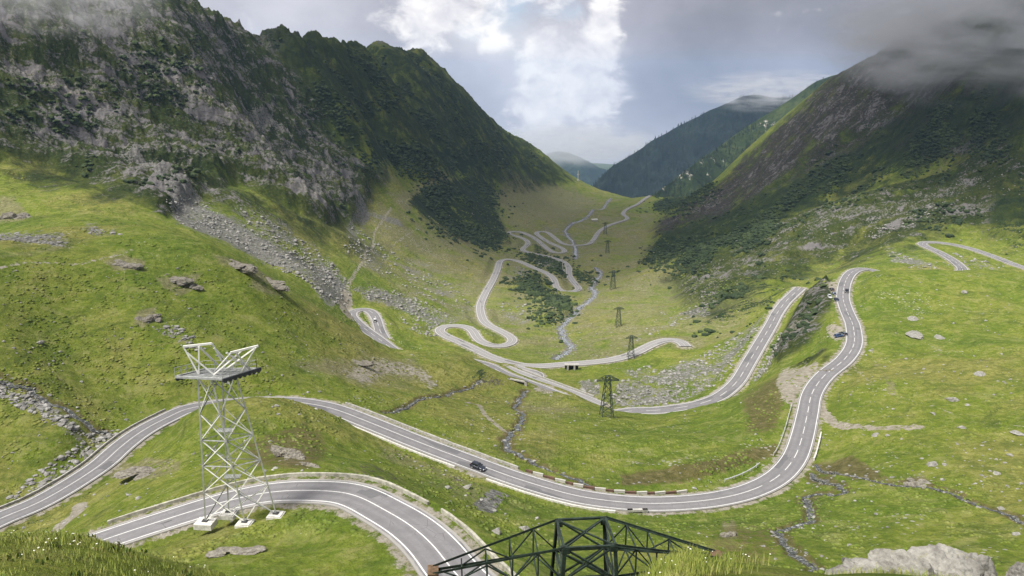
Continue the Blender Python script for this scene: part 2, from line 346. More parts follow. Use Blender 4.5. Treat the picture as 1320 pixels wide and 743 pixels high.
# strokes: class, width in metres, path, strength
STROKE = [
 ('dirt',1.5,[(480,285),(520,300),(560,330),(605,346),(640,352)],.55),
 ('dirt',1.5,[(505,268),(482,300),(470,335),(447,372)],.6),
 ('dirt',1.3,[(540,292),(505,318),(470,345)],.5),
 ('tan',2.0,[(560,355),(590,372),(615,402)],.6),
 ('dirt',1.0,[(0,345),(40,338),(110,340),(170,322)],.5),
 ('dirt',0.7,[(1100,470),(1130,500),(1190,520),(1260,545),(1318,550)],.42),
 ('dirt',0.7,[(850,600),(760,585),(690,570),(640,575)],.4),
 ('wet',1.2,[(1140,470),(1200,455),(1270,465),(1318,462)],.5),
 ('dirt',2.2,[(1055,522),(1072,540),(1090,548),(1120,552),(1150,552),(1185,551)],.8),
 ('dirt',1.0,[(600,519),(618,522),(625,535),(640,548),(652,557)],.7),
 ('dirt',1.6,[(103,652),(98,664),(84,672),(74,684)],.9),
 ('gravel',2.2,[(644,635),(632,645),(622,657)],.9),
 ('tan',1.5,[(1130,470),(1148,495),(1152,510)],.6),
 ('dirt',4.0,[(447,378),(443,392),(446,402),(449,408)],.8),
 ('dirt',1.6,[(800,430),(770,445),(740,450)],.3),
 ('dirt',5,[(838,247),(800,258),(786,260)],.7),
 ('scree',7,[(170,200),(220,228),(250,252)],.8),
 ('scree',6,[(310,130),(345,152),(370,170)],.7),
 ('scree',6,[(410,240),(470,268),(515,288)],.7),
 ('tan',9,[(580,232),(545,250),(520,268)],.8),
 ('tan',6,[(655,250),(600,290),(570,292)],.6),
]
STREAM = [
 (1.1,[(1047,606),(1062.5,616),(1080.5,625),(1091,633),(1078,638),(1052,635.5),(1036,640.5),(1044.5,653.5),(1047,669),(1026.5,676.5),(1003,683),(1008,694.7),(1021,709),(1039,723),(1055,739),(1064,752)]),
 (0.9,[(1052,596),(1070,604.5),(1091,612),(1114,616),(1140,622.5),(1165.5,626),(1186,626),(1207,629),(1227,635),(1253,647),(1284,657),(1305,665),(1320,674),(1345,684)]),
 (1.2,[(680,503),(676,506),(670,515),(661.5,525),(675,533),(671.5,545),(657.6,558.7),(650.7,570.6),(659.6,580.5),(688,597),(712,609),(742,622),(762,632)]),
 (1.0,[(489.5,533),(519,527),(539,515),(562.6,511),(582,505),(608,499),(618,491)]),
 (1.2,[(-20,487),(0,490.5),(18,494),(33,496.6),(45,507),(56,515),(76,522),(90,529),(98,537),(118,548),(140,553)]),
 (2.4,[(768,345),(775,352),(762,371),(768,378),(752,393),(742,404),(733,412),(722,423),(726,433),(738,447),(728,456),(714,463)]),
 (2.6,[(742,334),(742,321),(738,311),(728,298),(735,290),(748,285),(760,277),(775,270),(782,262),(788,256)]),
]
# ---------------------------------------------------------------- terrain height field
ctrl = [PY(*p) for p in TP]
for p in RIDGE_L:
    q = PY(*p); ctrl.append(q)
    ctrl.append((q[0]*1.32, q[1]*1.22, q[2]-130)); ctrl.append((q[0]*1.7-60, q[1]*1.5, q[2]-330))
for p in RIDGE_R:
    q = PY(*p); ctrl.append(q)
    ctrl.append((q[0]*1.3+30, q[1]*1.2, q[2]-110)); ctrl.append((q[0]*1.7+60, q[1]*1.55, q[2]-330))
ctrl += [PY(800,200,3000)[:2]+(-520,), PY(760,230,2700)[:2]+(-420,), PY(850,230,2700)[:2]+(-460,), PY(730,230,3000)[:2]+(-520,), PY(900,220,2500)[:2]+(-430,), PY(860,260,1900)[:2]+(-300,), PY(960,220,2000)[:2]+(-330,)]
# the hump below the viewpoint
ctrl += [(0,5,-4.4),(-2,5,-4.4),(-4,5,-4.3),(2,5,-3.9),(-1.5,9,-8.6),(-4,9,-7.8),(-7,9,-7.2),(-4,14,-13),(-8,14,-11.4),(-12,15,-10.8),(-1,1.2,-1.7),(1,1.2,-1.7),(0,3,-3.2),(2.2,9.2,PY(870,723,9.2)[2]),(3.0,9.2,PY(960,733,9.2)[2]-.1),(0,9,-8.2),(1.2,9.2,-7.4),(6.5,13,-9.6),(9,13,-9.7),(11.5,14,-10.6),(5,12.5,-9.6),
         (2.5,14,-14),(3.3,31.5,-37),(3.3,24,-28),(0,40,-44),(12,40,-45),(10,22,-22),(20,28,-30),(-4,22,-23),(-10,40,-42),(30,60,-58),(10,65,-56),(-8,60,-54),(0,20,-19.5),(-2,14,-13)]
for u, v in ((-60,706),(0,703),(40,700),(80,694),(115,693),(135,702),(165,716),(220,730),(300,746)):
    ctrl.append(PY(u, v, 27)); q = PY(u, v, 27); ctrl.append((q[0]*1.6, 45, q[2]-16))
for sx in (-1, 1):
    ctrl += [(sx*6,8,-6.5),(sx*4,2,-2.2),(sx*1.6,1.2,-1.7)]

def resample(path, step, sig):
    P = np.array([PZ(*p) for p in path]); 
    # catmull-rom dense
    out = []
    Q = np.vstack([2*P[0]-P[1], P, 2*P[-1]-P[-2]])
    for i in range(1, len(Q)-2):
        n = max(2, int(np.linalg.norm(Q[i+1]-Q[i])/step))
        t = np.linspace(0, 1, n, endpoint=False)[:, None]
        p0, p1, p2, p3 = Q[i-1], Q[i], Q[i+1], Q[i+2]
        out.append(.5*((2*p1)+(-p0+p2)*t+(2*p0-5*p1+4*p2-p3)*t*t+(-p0+3*p1-3*p2+p3)*t**3))
    S = np.vstack(out+[P[-1:]])
    d = np.concatenate([[0], np.cumsum(np.linalg.norm(np.diff(S[:, :2], axis=0), axis=1))])
    L = np.arange(0, d[-1], step)
    S = np.stack([np.interp(L, d, S[:, k]) for k in range(3)], 1)
    # smooth, in metres, growing with distance
    for _ in range(3):
        sg = np.clip(S[:, 1]*sig, 1.0, 9.0)
        R = S.copy()
        W = np.exp(-.5*((L[:, None]-L[None, :])/sg[:, None])**2)
        W /= W.sum(1, keepdims=True)
        R = W @ S
        R[0], R[-1] = S[0], S[-1]
        S = R
    k = max(3, int(14/step)); pad = np.concatenate([np.full(k, S[0,2]), S[:,2], np.full(k, S[-1,2])])
    S[:,2] = np.convolve(pad, np.ones(2*k+1)/(2*k+1), 'valid')
    return S
ROADS = []   # name, centre line, half width, style
for nm, path, hw, st, style in (('near', ROAD_NEAR, 3.7, 1.0, 'solid'), ('main', ROAD_MAIN, 3.5, 1.0, 'solid'), ('lower', ROAD_LOWER, 3.9, 1.5, 'dash'),
                         ('ribbon', ROAD_RIBBON, 3.6, 1.5, 'far'), ('spur', ROAD_SPUR, 3.4, 1.5, 'far'), ('valley', ROAD_VALLEY, 3.7, 2.0, 'far')):
    ROADS.append([nm, resample(path, st, .0045), hw, style])
for nm, S, hw, style in ROADS:
    L = 26 if nm in ('near','main') else 34
    for i in range(0, len(S), max(1, int(L/np.linalg.norm(S[1,:2]-S[0,:2])))): ctrl.append(tuple(S[i]))
ctrl = np.array([c for c in ctrl if c[1] > .5])
# thin plate spline over (bearing, log distance)
cx = np.stack([ctrl[:,0]/ctrl[:,1], np.log(ctrl[:,1])], 1); cz = ctrl[:,2]
def tk(r2): return .5*r2*np.log(r2+1e-12)
n = len(cx)
D2 = ((cx[:,None]-cx[None])**2).sum(2)
K = tk(D2) + np.eye(n)*4e-5
A = np.zeros((n+3, n+3)); A[:n,:n] = K; A[:n,n] = 1; A[:n,n+1:] = cx; A[n,:n] = 1; A[n+1:,:n] = cx.T
w = np.linalg.solve(A, np.concatenate([cz, np.zeros(3)]))
AMAX = .86
acol = np.linspace(-AMAX, AMAX, 1150)
lr = []
l = math.log(1.0)
while l < math.log(3000):
    lr.append(l); Y = math.exp(l)
    l += .02 if Y < 8 else (.0065 if Y < 72 else (.0031 if Y < 300 else .0029))
lrow = np.array(lr); yrow = np.exp(lrow)
# evaluate coarse, then interpolate
ac = np.linspace(-AMAX, AMAX, 260); lc = np.linspace(lrow[0], lrow[-1], 560)
G = np.zeros((len(lc), len(ac)))
ga = ac[None, :]
for i, L in enumerate(lc):
    q = np.stack([ac, np.full_like(ac, L)], 1)
    d2 = ((q[:,None]-cx[None])**2).sum(2)
    G[i] = tk(d2) @ w[:n] + w[n] + q @ w[n+1:]
def cub_interp(G, r, c):
    # bicubic (Catmull-Rom) on the coarse grid, separable
    def W(t): return np.stack([-.5*t+t*t-.5*t**3, 1-2.5*t*t+1.5*t**3, .5*t+2*t*t-1.5*t**3, -.5*t*t+.5*t**3])
    ri = np.clip(np.floor(r).astype(int), 0, G.shape[0]-2); ci = np.clip(np.floor(c).astype(int), 0, G.shape[1]-2)
    wr = W(r-ri); wc = W(c-ci)
    H = sum(wr[k][:,None]*G[np.clip(ri+k-1, 0, G.shape[0]-1)] for k in range(4))
    return sum(wc[k][None,:]*H[:, np.clip(ci+k-1, 0, G.shape[1]-1)] for k in range(4))
H = cub_interp(G, (lrow-lc[0])/(lc[1]-lc[0]), (acol-ac[0])/(ac[1]-ac[0]))
nearcap = -1.62-.42*(yrow-1); kk = sstep(3.5, 7, yrow)[:,None]
H = np.minimum(H, nearcap[:,None])*(1-kk) + H*kk
NR, NC = H.shape
YY = np.repeat(yrow[:,None], NC, 1); XX = yrow[:,None]*acol[None,:]
# ---- ground cover masks on the ground plan
CLS = ['rock','scree','pine','dirt','tan','wet','gravel','heather']
M = {c: np.zeros((NR, NC), np.float32) for c in CLS}
UU, VV = project(XX, YY, H)
UU = UU.astype(np.float32); VV = VV.astype(np.float32)
def poly_mask(poly, soft, yr):
    soft = soft*1.7+1
    P = np.array(poly, np.float32)
    r0, r1 = np.searchsorted(yrow, yr[0]), np.searchsorted(yrow, yr[1])
    u, v = UU[r0:r1], VV[r0:r1]
    sel = (u > P[:,0].min()-soft) & (u < P[:,0].max()+soft) & (v > P[:,1].min()-soft) & (v < P[:,1].max()+soft)
    uu, vv = u[sel], v[sel]
    d = np.full(len(uu), 1e9, np.float32); ins = np.zeros(len(uu), bool)
    for i in range(len(P)):
        a, b = P[i], P[(i+1) % len(P)]
        e = b-a; t = np.clip(((uu-a[0])*e[0]+(vv-a[1])*e[1])/max(1e-6, (e*e).sum()), 0, 1)
        d = np.minimum(d, np.hypot(uu-a[0]-t*e[0], vv-a[1]-t*e[1]))
        c = ((a[1] > vv) != (b[1] > vv)) & (uu < (b[0]-a[0])*(vv-a[1])/(b[1]-a[1]+1e-9)+a[0]); ins ^= c
    m = sstep(0, 1, np.clip(.5+np.where(ins, d, -d)/(2*soft), 0, 1))
    return (slice(r0, r1), sel, m)
for cls, poly, soft, yr, s in COVER:
    rs, sel, m = poly_mask(poly, soft, yr)
    A_ = M[cls][rs]; A_[sel] = np.maximum(A_[sel], m*s*(.82 if cls in ('scree','pine','heather') else 1)); M[cls][rs] = A_
def near_path(S, rad, fn):
    """calls fn(window, distance, index) around every sample of a path"""
    for i in range(len(S)):
        x, y = S[i, 0], S[i, 1]; R = rad
        r0, r1 = np.searchsorted(yrow, (y-R, y+R)); 
        if r1 <= r0: continue
        c0, c1 = np.searchsorted(acol, (min((x-R)/(y-R), (x-R)/(y+R)), max((x+R)/(y-R), (x+R)/(y+R))))
        if c1 <= c0: continue
        w_ = (slice(r0, r1), slice(c0, c1))
        fn(w_, np.hypot(XX[w_]-x, YY[w_]-y), i)
def ground_px(u, v, y0=5, y1=2900, Hs=None):
    """first ground point seen along the pixel's ray"""
    Hs = H if Hs is None else Hs
    r0, r1 = np.searchsorted(yrow, y0), np.searchsorted(yrow, y1)
    dx, dy = (u-CX)/FPX, -(v-CY)/FPX
    kx, kz = dx/(CP+dy*SP), (-SP+dy*CP)/(CP+dy*SP)
    if abs(kx) > AMAX*.999: return None
    c = (kx+AMAX)/(2*AMAX)*(NC-1); ci = int(c); f = c-ci
    hz = Hs[r0:r1, ci]*(1-f)+Hs[r0:r1, min(ci+1, NC-1)]*f
    d = hz - kz*yrow[r0:r1]
    k = np.argmax(d > 0)
    if d[k] <= 0: return None
    t = 1 if k == 0 else -d[k-1]/(d[k]-d[k-1]+1e-9)
    y = yrow[r0+k-1]*(1-t)+yrow[r0+k]*t if k else yrow[r0]
    return (kx*y, y, kz*y)
def ground_z(x, y):
    r = np.interp(y, yrow, np.arange(NR)); c = (x/y+AMAX)/(2*AMAX)*(NC-1)
    ri, ci = min(int(r), NR-2), max(0, min(int(c), NC-2)); fr, fc = r-ri, c-ci
    return float((H[ri,ci]*(1-fc)+H[ri,ci+1]*fc)*(1-fr)+(H[ri+1,ci]*(1-fc)+H[ri+1,ci+1]*fc)*fr)
# ---- relief
rk = np.clip(M['rock']*1.25 + M['heather']*.6*(YY > 400), 0, 1); far = sstep(250, 600, YY)
b0 = fbm(XX/150+3, YY/150, 3, 40)
side = sstep(-30, 70, XX - YY*.03)
dlL, dcL = XX*.79+YY*.61, XX*.61-YY*.79               # left: ribs run down the fall line
dlR, dcR = XX*.95-YY*.31, XX*.31+YY*.95               # right
def streak(f, g_, octs, seed, **k):
    return fbm(dcL*f+b0*.6, dlL*g_, octs, seed, **k)*(1-side) + fbm(dcR*f+b0*.6, dlR*g_, octs, seed, **k)*side
gul = streak(1/46, 1/170, 4, 50, ridged=True)
cr = streak(1/17, 1/40, 4, 60, ridged=True)
hill = np.clip(far*sstep(0.12, .5, np.maximum.reduce([M['rock'], M['heather'], M['pine']])), 0, 1)
fade = 1-sstep(1500, 2600, YY)*.3
crag = np.clip(M['rock']*1.5, 0, 1)
gs = np.sign(gul)*np.abs(gul)**.8; cs = np.sign(cr)*np.abs(cr)**.8
dH = hill*(gs*13*(.25+crag*.9) + cs*7.5*(.15+crag*1.0))*fade
dH += hill*(fbm(XX/9, YY/11, 3, 70, ridged=True)*4.2*(.12+crag) + fbm(XX/3.6, YY/4.6, 2, 75, ridged=True)*1.3*(.2+crag))
RLp = np.array([PY(*q)[:2] for q in RIDGE_L]); rd = np.full(H.shape, 1e3, np.float32)
for i in range(len(RLp)-1):
    a_, b_ = RLp[i], RLp[i+1]; e_ = b_-a_; tt = np.clip(((XX-a_[0])*e_[0]+(YY-a_[1])*e_[1])/(e_@e_), 0, 1)
    rd = np.minimum(rd, np.hypot(XX-a_[0]-tt*e_[0], YY-a_[1]-tt*e_[1]))
crest = np.exp(-(rd/26)**2)
jag = np.maximum(fbm(XX/24, YY/24, 4, 130, ridged=True), -.2)*(.45+1.1*np.abs(fbm(XX/90, YY/90, 2, 131)))*1.2 + fbm(XX/48, YY/48, 2, 133, ridged=True)*.45
dH += crest*(jag*11*(1-.35*sstep(900, 1300, YY)) + fbm(XX/8, YY/8, 3, 135, ridged=True)*3.0)
near_rock = np.clip(M['rock'], 0, 1)*(1-far)
dH += near_rock*(fbm(XX/7, YY/6, 4, 80, ridged=True)*2.0+.3)
g = 1-hill
dH += g*(fbm(XX/55, YY/55, 2, 88)*2.6*sstep(110, 300, YY)*(1-sstep(900, 1600, YY)*.5) + fbm(XX/26, YY/30, 3, 90)*1.6*sstep(90, 260, YY) + fbm(XX/9, YY/11, 3, 95)*.55*sstep(60, 150, YY) + fbm(XX/4, YY/4.5, 2, 97)*.22*sstep(50, 120, YY)*(1-sstep(500, 800, YY)) + fbm(XX/2.2, YY/2.2, 2, 98)*.10*sstep(15, 60, YY)*(1-sstep(260, 420, YY)))
dH += sstep(.3,.8,M['scree'])*fbm(XX/2.6, YY/2.6, 3, 105)*.5*(1-sstep(500, 900, YY))
H0 = H.copy()
H = H + dH
M['rock'] = np.maximum(M['rock'], np.exp(-(rd/34)**2)*.66*(1-.5*sstep(950, 1150, YY)))
# ---- streams: shallow beds
for wd, path in STREAM:
    pts = [ground_px(u, v, 60) for u, v in path]; pts = [p for p in pts if p]
    P = np.array(pts); d = np.concatenate([[0], np.cumsum(np.linalg.norm(np.diff(P[:,:2], axis=0), axis=1))])
    L = np.arange(0, d[-1], .6); S = np.stack([np.interp(L, d, P[:,k]) for k in range(3)], 1)
    S[:,0] += fbm(L/5, L*0, 3, 120)*wd*1.5; S[:,1] += fbm(L/5, L*0+5, 3, 123)*wd*1.5
    near = np.full((NR, NC), 99., np.float32)
    ww = wd*(.7+.6*np.abs(fbm(L/9, L*0+9, 2, 126)))
    def fn(w_, dd, i): near[w_] = np.minimum(near[w_], dd/ww[i])
    near_path(S, wd*6, fn)
    H -= (1-sstep(.6, 1.8, near))*.55*min(1.2, wd)
    M['gravel'] = np.maximum(M['gravel'], (1-sstep(.8 if wd > 2 else .5, 2.2 if wd > 2 else 1.3, near)))
    M['wet'] = np.maximum(M['wet'], (1-sstep(1.2, 4.0, near))*.75*(wd < 2))
    STREAM[[q[1] for q in STREAM].index(path)] = (wd, path, S, ww)
for cls, wd, path, s in STROKE:
    pts = [ground_px(u, v, 60) for u, v in path]; P = np.array([p for p in pts if p])
    d = np.concatenate([[0], np.cumsum(np.linalg.norm(np.diff(P[:,:2], axis=0), axis=1))])
    L = np.arange(0, d[-1], max(.5, wd*.4)); S = np.stack([np.interp(L, d, P[:,k]) for k in range(3)], 1)
    def fn(w_, dd, i): M[cls][w_] = np.maximum(M[cls][w_], s*(1-sstep(wd*.5, wd*1.4, dd)))
    near_path(S, wd*1.6, fn)
# ---- road bed: the ground is cut and filled to carry the road
bd = np.full((NR, NC), 99., np.float32); bz = np.zeros((NR, NC), np.float32); bh = np.zeros((NR, NC), np.float32)
for nm, S, hw, style in ROADS:
    def fn(w_, dd, i):
        e = dd-hw
        k = e < bd[w_]
        bd[w_] = np.where(k, e, bd[w_]); bz[w_] = np.where(k, S[i,2], bz[w_])
    near_path(S, hw+13, fn)
bl = 1-sstep(1.6, 10.0, bd)
drop = .12+.00035*YY
H = H*(1-bl) + (bz-drop)*bl
sh = (1-sstep(.6, 2.6, bd))
M['dirt'] = np.maximum(M['dirt'], sh*.62)
for c in ('rock','scree','pine','heather'): M[c] *= 1-(1-sstep(0, 3.5, bd))
near_road = bd
# ---- mesh
V = np.stack([XX, YY, H], 2).reshape(-1, 3)
ii = np.arange(NR*NC).reshape(NR, NC)
F = np.stack([ii[:-1,:-1], ii[:-1,1:], ii[1:,1:], ii[1:,:-1]], 2).reshape(-1, 4)
me = np_mesh('valley_ground', V, F)
for nm, cc in (('cover_a', ('rock','scree','pine','dirt')), ('cover_b', ('tan','wet','gravel','heather'))):
    at = me.color_attributes.new(nm, 'FLOAT_COLOR', 'POINT')
    at.data.foreach_set('color', np.stack([M[c] for c in cc], 2).reshape(-1).astype(np.float32))
ground_obj = link_mesh('valley_ground', me); tag(ground_obj, kind='structure')
# ---------------------------------------------------------------- ground material
def grass_colour(t, co):
    """meadow colour, shared by the turf and the tussocks that stand in it"""
    N = {}
    N['nb'] = nb = t.noise(co, .011, 6, .62, .5); N['nm'] = nm = t.noise(co, .07, 8, .65); N['nf'] = nf = t.noise(co, .55, 9, .7)
    N['ng'] = ng = t.noise(co, .2, 9, .72, .4); N['nz'] = nz = t.noise(co, .03, 10, .68, .5); N['nx'] = nx = t.noise(co, 1.7, 7, .75)
    g = t.ramp(nm, [(.32, (.066,.098,.014)), (.44, (.118,.152,.021)), (.55, (.165,.184,.033)), (.70, (.215,.205,.060))])
    g2 = t.ramp(nf, [(.30, (.040,.058,.012)), (.46, (.120,.146,.025)), (.56, (.182,.192,.050)), (.70, (.300,.285,.135))])
    g = t.mix(.5, g, g2)
    g = t.mix(t.math('MULTIPLY', t.step(nb, .50, .62), .62), g, t.ramp(nf, [(.3, (.11,.10,.030)), (.55, (.215,.19,.066)), (.7, (.31,.275,.13))]))
    g = t.mix(t.math('MULTIPLY', t.step(nb, .48, .38), .55), g, t.ramp(nf, [(.3, (.036,.066,.010)), (.55, (.098,.142,.022)), (.7, (.16,.19,.05))]))
    g = t.mix(t.math('MULTIPLY', t.step(ng, .58, .72), .4), g, (.145,.118,.052))
    g = t.mix(t.math('MULTIPLY', t.step(ng, .44, .30), .5), g, (.055,.082,.018))
    g = t.mix(t.math('MULTIPLY', t.step(nx, .50, .36), .5), g, (.036,.050,.012))
    nw = t.noise(co, .16, 6, .6, .8)
    g = t.mix(t.math('MULTIPLY', t.step(nw, .48, .40), .4), g, (.065,.092,.018))
    g = t.mix(t.math('MULTIPLY', t.step(nw, .54, .64), .35), g, (.25,.235,.10))
    tc = t.noise(t.n('ShaderNodeMapping', {'Vector': co, 'Scale': (.05, .05, .9)}), 1.0, 7, .7, .5)
    N['tc'] = tc
    g = t.mix(t.math('MULTIPLY', t.step(tc, .47, .36), .5), g, (.050,.066,.016))
    g = t.mix(t.math('MULTIPLY', t.step(tc, .56, .66), .3), g, (.24,.21,.085))
    g = t.n('ShaderNodeHueSaturation', {'Hue': .510, 'Saturation': 1.06, 'Value': 1.12, 'Color': g}).outputs[0]
    return g, N
def ground_material():
    t = NT('alpine_ground')
    co = t.n('ShaderNodeTexCoord').outputs['Object']
    def attr(nm):
        a = t.n('ShaderNodeAttribute', attribute_name=nm); s = t.n('ShaderNodeSeparateColor', {0: a.outputs['Color']})
        return s.outputs[0], s.outputs[1], s.outputs[2], a.outputs['Alpha']
    rock, scree, pine, dirt = attr('cover_a'); tan, wet, gravel, heather = attr('cover_b')
    g, N = grass_colour(t, co); nb, nm, nf, ng, nz, nx = (N[k] for k in ('nb','nm','nf','ng','nz','nx'))
    # streaks that follow the fall line of either mountainside
    sp = t.n('ShaderNodeSeparateXYZ', {0: co}); px, py, pz = sp.outputs
    side = t.step(t.math('SUBTRACT', px, t.math('MULTIPLY', py, .03)), -30, 70)
    def lin(a, b): return t.math('ADD', t.math('MULTIPLY', px, a), t.math('MULTIPLY', py, b))
    dc = t.mix(side, lin(.61, -.79), lin(.31, .95)); dl = t.mix(side, lin(.79, .61), lin(.95, -.31))
    dcs = t.n('ShaderNodeSeparateColor', {0: dc}).outputs[0]; dls = t.n('ShaderNodeSeparateColor', {0: dl}).outputs[0]
    st = t.n('ShaderNodeCombineXYZ', {0: dcs, 1: t.math('MULTIPLY', dls, .30), 2: t.math('MULTIPLY', pz, .5)})
    ns = t.noise(st, .16, 10, .72, .8)
    nbs = t.noise(t.n('ShaderNodeCombineXYZ', {0: dcs, 1: t.math('MULTIPLY', dls, .22), 2: 0.0}), .022, 6, .6, .6)
    tanf = t.step(t.math('ADD', tan, t.math('MULTIPLY', t.math('SUBTRACT', nz, .5), 2.2)), .25, .75)
    g = t.mix(t.math('MULTIPLY', tanf, .8), g, t.ramp(nf, [(.3, (.085,.084,.040)), (.48, (.170,.160,.080)), (.58, (.220,.205,.112)), (.7, (.36,.34,.24))]))
    wetf = t.step(t.math('ADD', wet, t.math('MULTIPLY', t.math('SUBTRACT', nf, .5), 1.6)), .35, .8)
    g = t.mix(t.math('MULTIPLY', wetf, .75), g, t.ramp(nf, [(.3, (.035,.026,.014)), (.5, (.095,.072,.036)), (.68, (.16,.125,.07))]))
    # pale stones lying in the grass
    vo = t.n('ShaderNodeTexVoronoi', {'Vector': co, 'Scale': .75, 'Randomness': 1.0})
    sz = t.math('MULTIPLY', t.step(nz, .47, .66), .36)
    stone = t.math('LESS_THAN', vo.outputs['Distance'], sz)
    stone = t.math('MULTIPLY', stone, t.math('GREATER_THAN', t.n('ShaderNodeSeparateColor', {0: vo.outputs['Color']}).outputs[0], .55))
    g = t.mix(t.math('MULTIPLY', stone, .75), g, (.36,.35,.32))
    # rock
    vr = t.n('ShaderNodeTexVoronoi', {'Vector': st, 'Scale': .30, 'Detail': 5, 'Roughness': .75})
    rr = t.math('ADD', t.math('MULTIPLY', ns, .45), t.math('ADD', t.math('MULTIPLY', vr.outputs['Distance'], .25), t.math('MULTIPLY', nf, .3)))
    rc = t.ramp(rr, [(.38, (0.0084,0.0078,0.0083)), (.46, (0.0210,0.0198,0.0197)), (.53, (0.0405,0.0374,0.0370)), (.60, (0.0733,0.0677,0.0665)), (.70, (0.1606,0.1517,0.1512))])
    rgrass = t.ramp(t.math('ADD', t.math('MULTIPLY', nf, .4), t.math('ADD', t.math('MULTIPLY', nbs, .35), t.math('MULTIPLY', nm, .25))), [(.38, (0.0095,0.0163,0.0061)), (.47, (0.0231,0.0354,0.0095)), (.54, (0.0449,0.0585,0.0136)), (.64, (0.0918,0.0952,0.0306))])
    # dwarf pine and low heath
    pc = t.ramp(t.math('ADD', t.math('MULTIPLY', nf, .7), t.math('MULTIPLY', nm, .3)), [(.34, (0.0059,0.0119,0.0059)), (.48, (0.0153,0.0281,0.0110)), (.58, (0.0306,0.0493,0.0170)), (.72, (0.0723,0.0892,0.0298))])
    hc = t.ramp(t.math('ADD', t.math('MULTIPLY', ns, .45), t.math('MULTIPLY', nf, .55)), [(.36, (0.0165,0.0142,0.0128)), (.48, (0.0450,0.0390,0.0338)), (.58, (0.0788,0.0690,0.0615)), (.7, (0.1575,0.1425,0.1312))])
    vs = t.n('ShaderNodeTexVoronoi', {'Vector': co, 'Scale': .62, 'Detail': 3, 'Roughness': .8})
    scol = t.ramp(vs.outputs['Distance'], [(.0, (0.5760,0.5640,0.5400)), (.35, (0.4800,0.4680,0.4440)), (.62, (0.2880,0.2820,0.2640)), (.85, (0.0720,0.0720,0.0660))])
    scol = t.mix(.45, scol, t.ramp(nf, [(.34, (.10,.095,.085)), (.5, (.26,.25,.235)), (.66, (.46,.45,.43))]))
    dcol = t.ramp(nf, [(.3, (.17,.15,.112)), (.5, (.275,.25,.20)), (.7, (.38,.355,.305))])
    gvol = t.ramp(t.noise(co, .9, 6, .75), [(.3, (.03,.03,.028)), (.48, (.12,.12,.11)), (.62, (.25,.245,.23)), (.75, (.40,.39,.37))])
    def cover(base, m, col, nz, k=1.0, lo=.38, hi=.62, top=1.0):
        f = t.step(t.math('ADD', m, t.math('MULTIPLY', t.math('SUBTRACT', nz, .5), t.math('MULTIPLY', k, t.step(m, 0, .12)))), lo, hi)
        return t.mix(t.math('MULTIPLY', f, top), base, col)
    nsz = t.math('ADD', t.math('MULTIPLY', nz, .25), t.math('ADD', t.math('MULTIPLY', ns, .5), t.math('MULTIPLY', nbs, .25)))
    nfz = t.math('ADD', t.math('MULTIPLY', nz, .5), t.math('MULTIPLY', nf, .5))
    c = cover(g, rock, rgrass, nz, 1.2, .06, .42, .96)
    c = cover(c, heather, hc, nfz, 5.0, .34, .8, .9)
    c = cover(c, rock, rc, t.math('ADD', t.math('MULTIPLY', nsz, .8), t.math('MULTIPLY', nf, .2)), 8.5, .50, .95)
    pale = t.math('MULTIPLY', t.step(t.math('ADD', nbs, t.math('MULTIPLY', t.math('SUBTRACT', nf, .5), .5)), .60, .68), t.step(rock, .4, .6))
    c = t.mix(t.math('MULTIPLY', pale, .6), c, t.ramp(nf, [(.35, (.10,.09,.075)), (.6, (.27,.25,.21))]))
    c = cover(c, pine, pc, t.math('ADD', t.math('MULTIPLY', nsz, .7), t.math('MULTIPLY', nf, .3)), 6.0, .42, .62)
    c = t.mix(t.math('MULTIPLY', t.step(nf, .6, .7), t.math('MULTIPLY', t.step(pine, .1, .4), .4)), c, (.09,.085,.07))
    c = cover(c, scree, scol, nfz, 5.5, .36, .78, .92)
    c = cover(c, dirt, dcol, nf, 2.0, .4, .66)
    c = cover(c, gravel, gvol, nf, 1.4, .3, .6)
    hsum = t.math('ADD', t.math('MULTIPLY', nf, 1.0), t.math('MULTIPLY', ns, .6))
    b = t.bump(t.math('ADD', hsum, t.math('MULTIPLY', vr.outputs['Distance'], t.math('MULTIPLY', rock, .8))), .8, 1.5)
    b = t.bump(t.noise(co, 2.6, 6, .7), .5, .22, b)
    return t.out(t.bsdf(c, .95, b, 0, .12))
ground_obj.data.materials.append(ground_material())
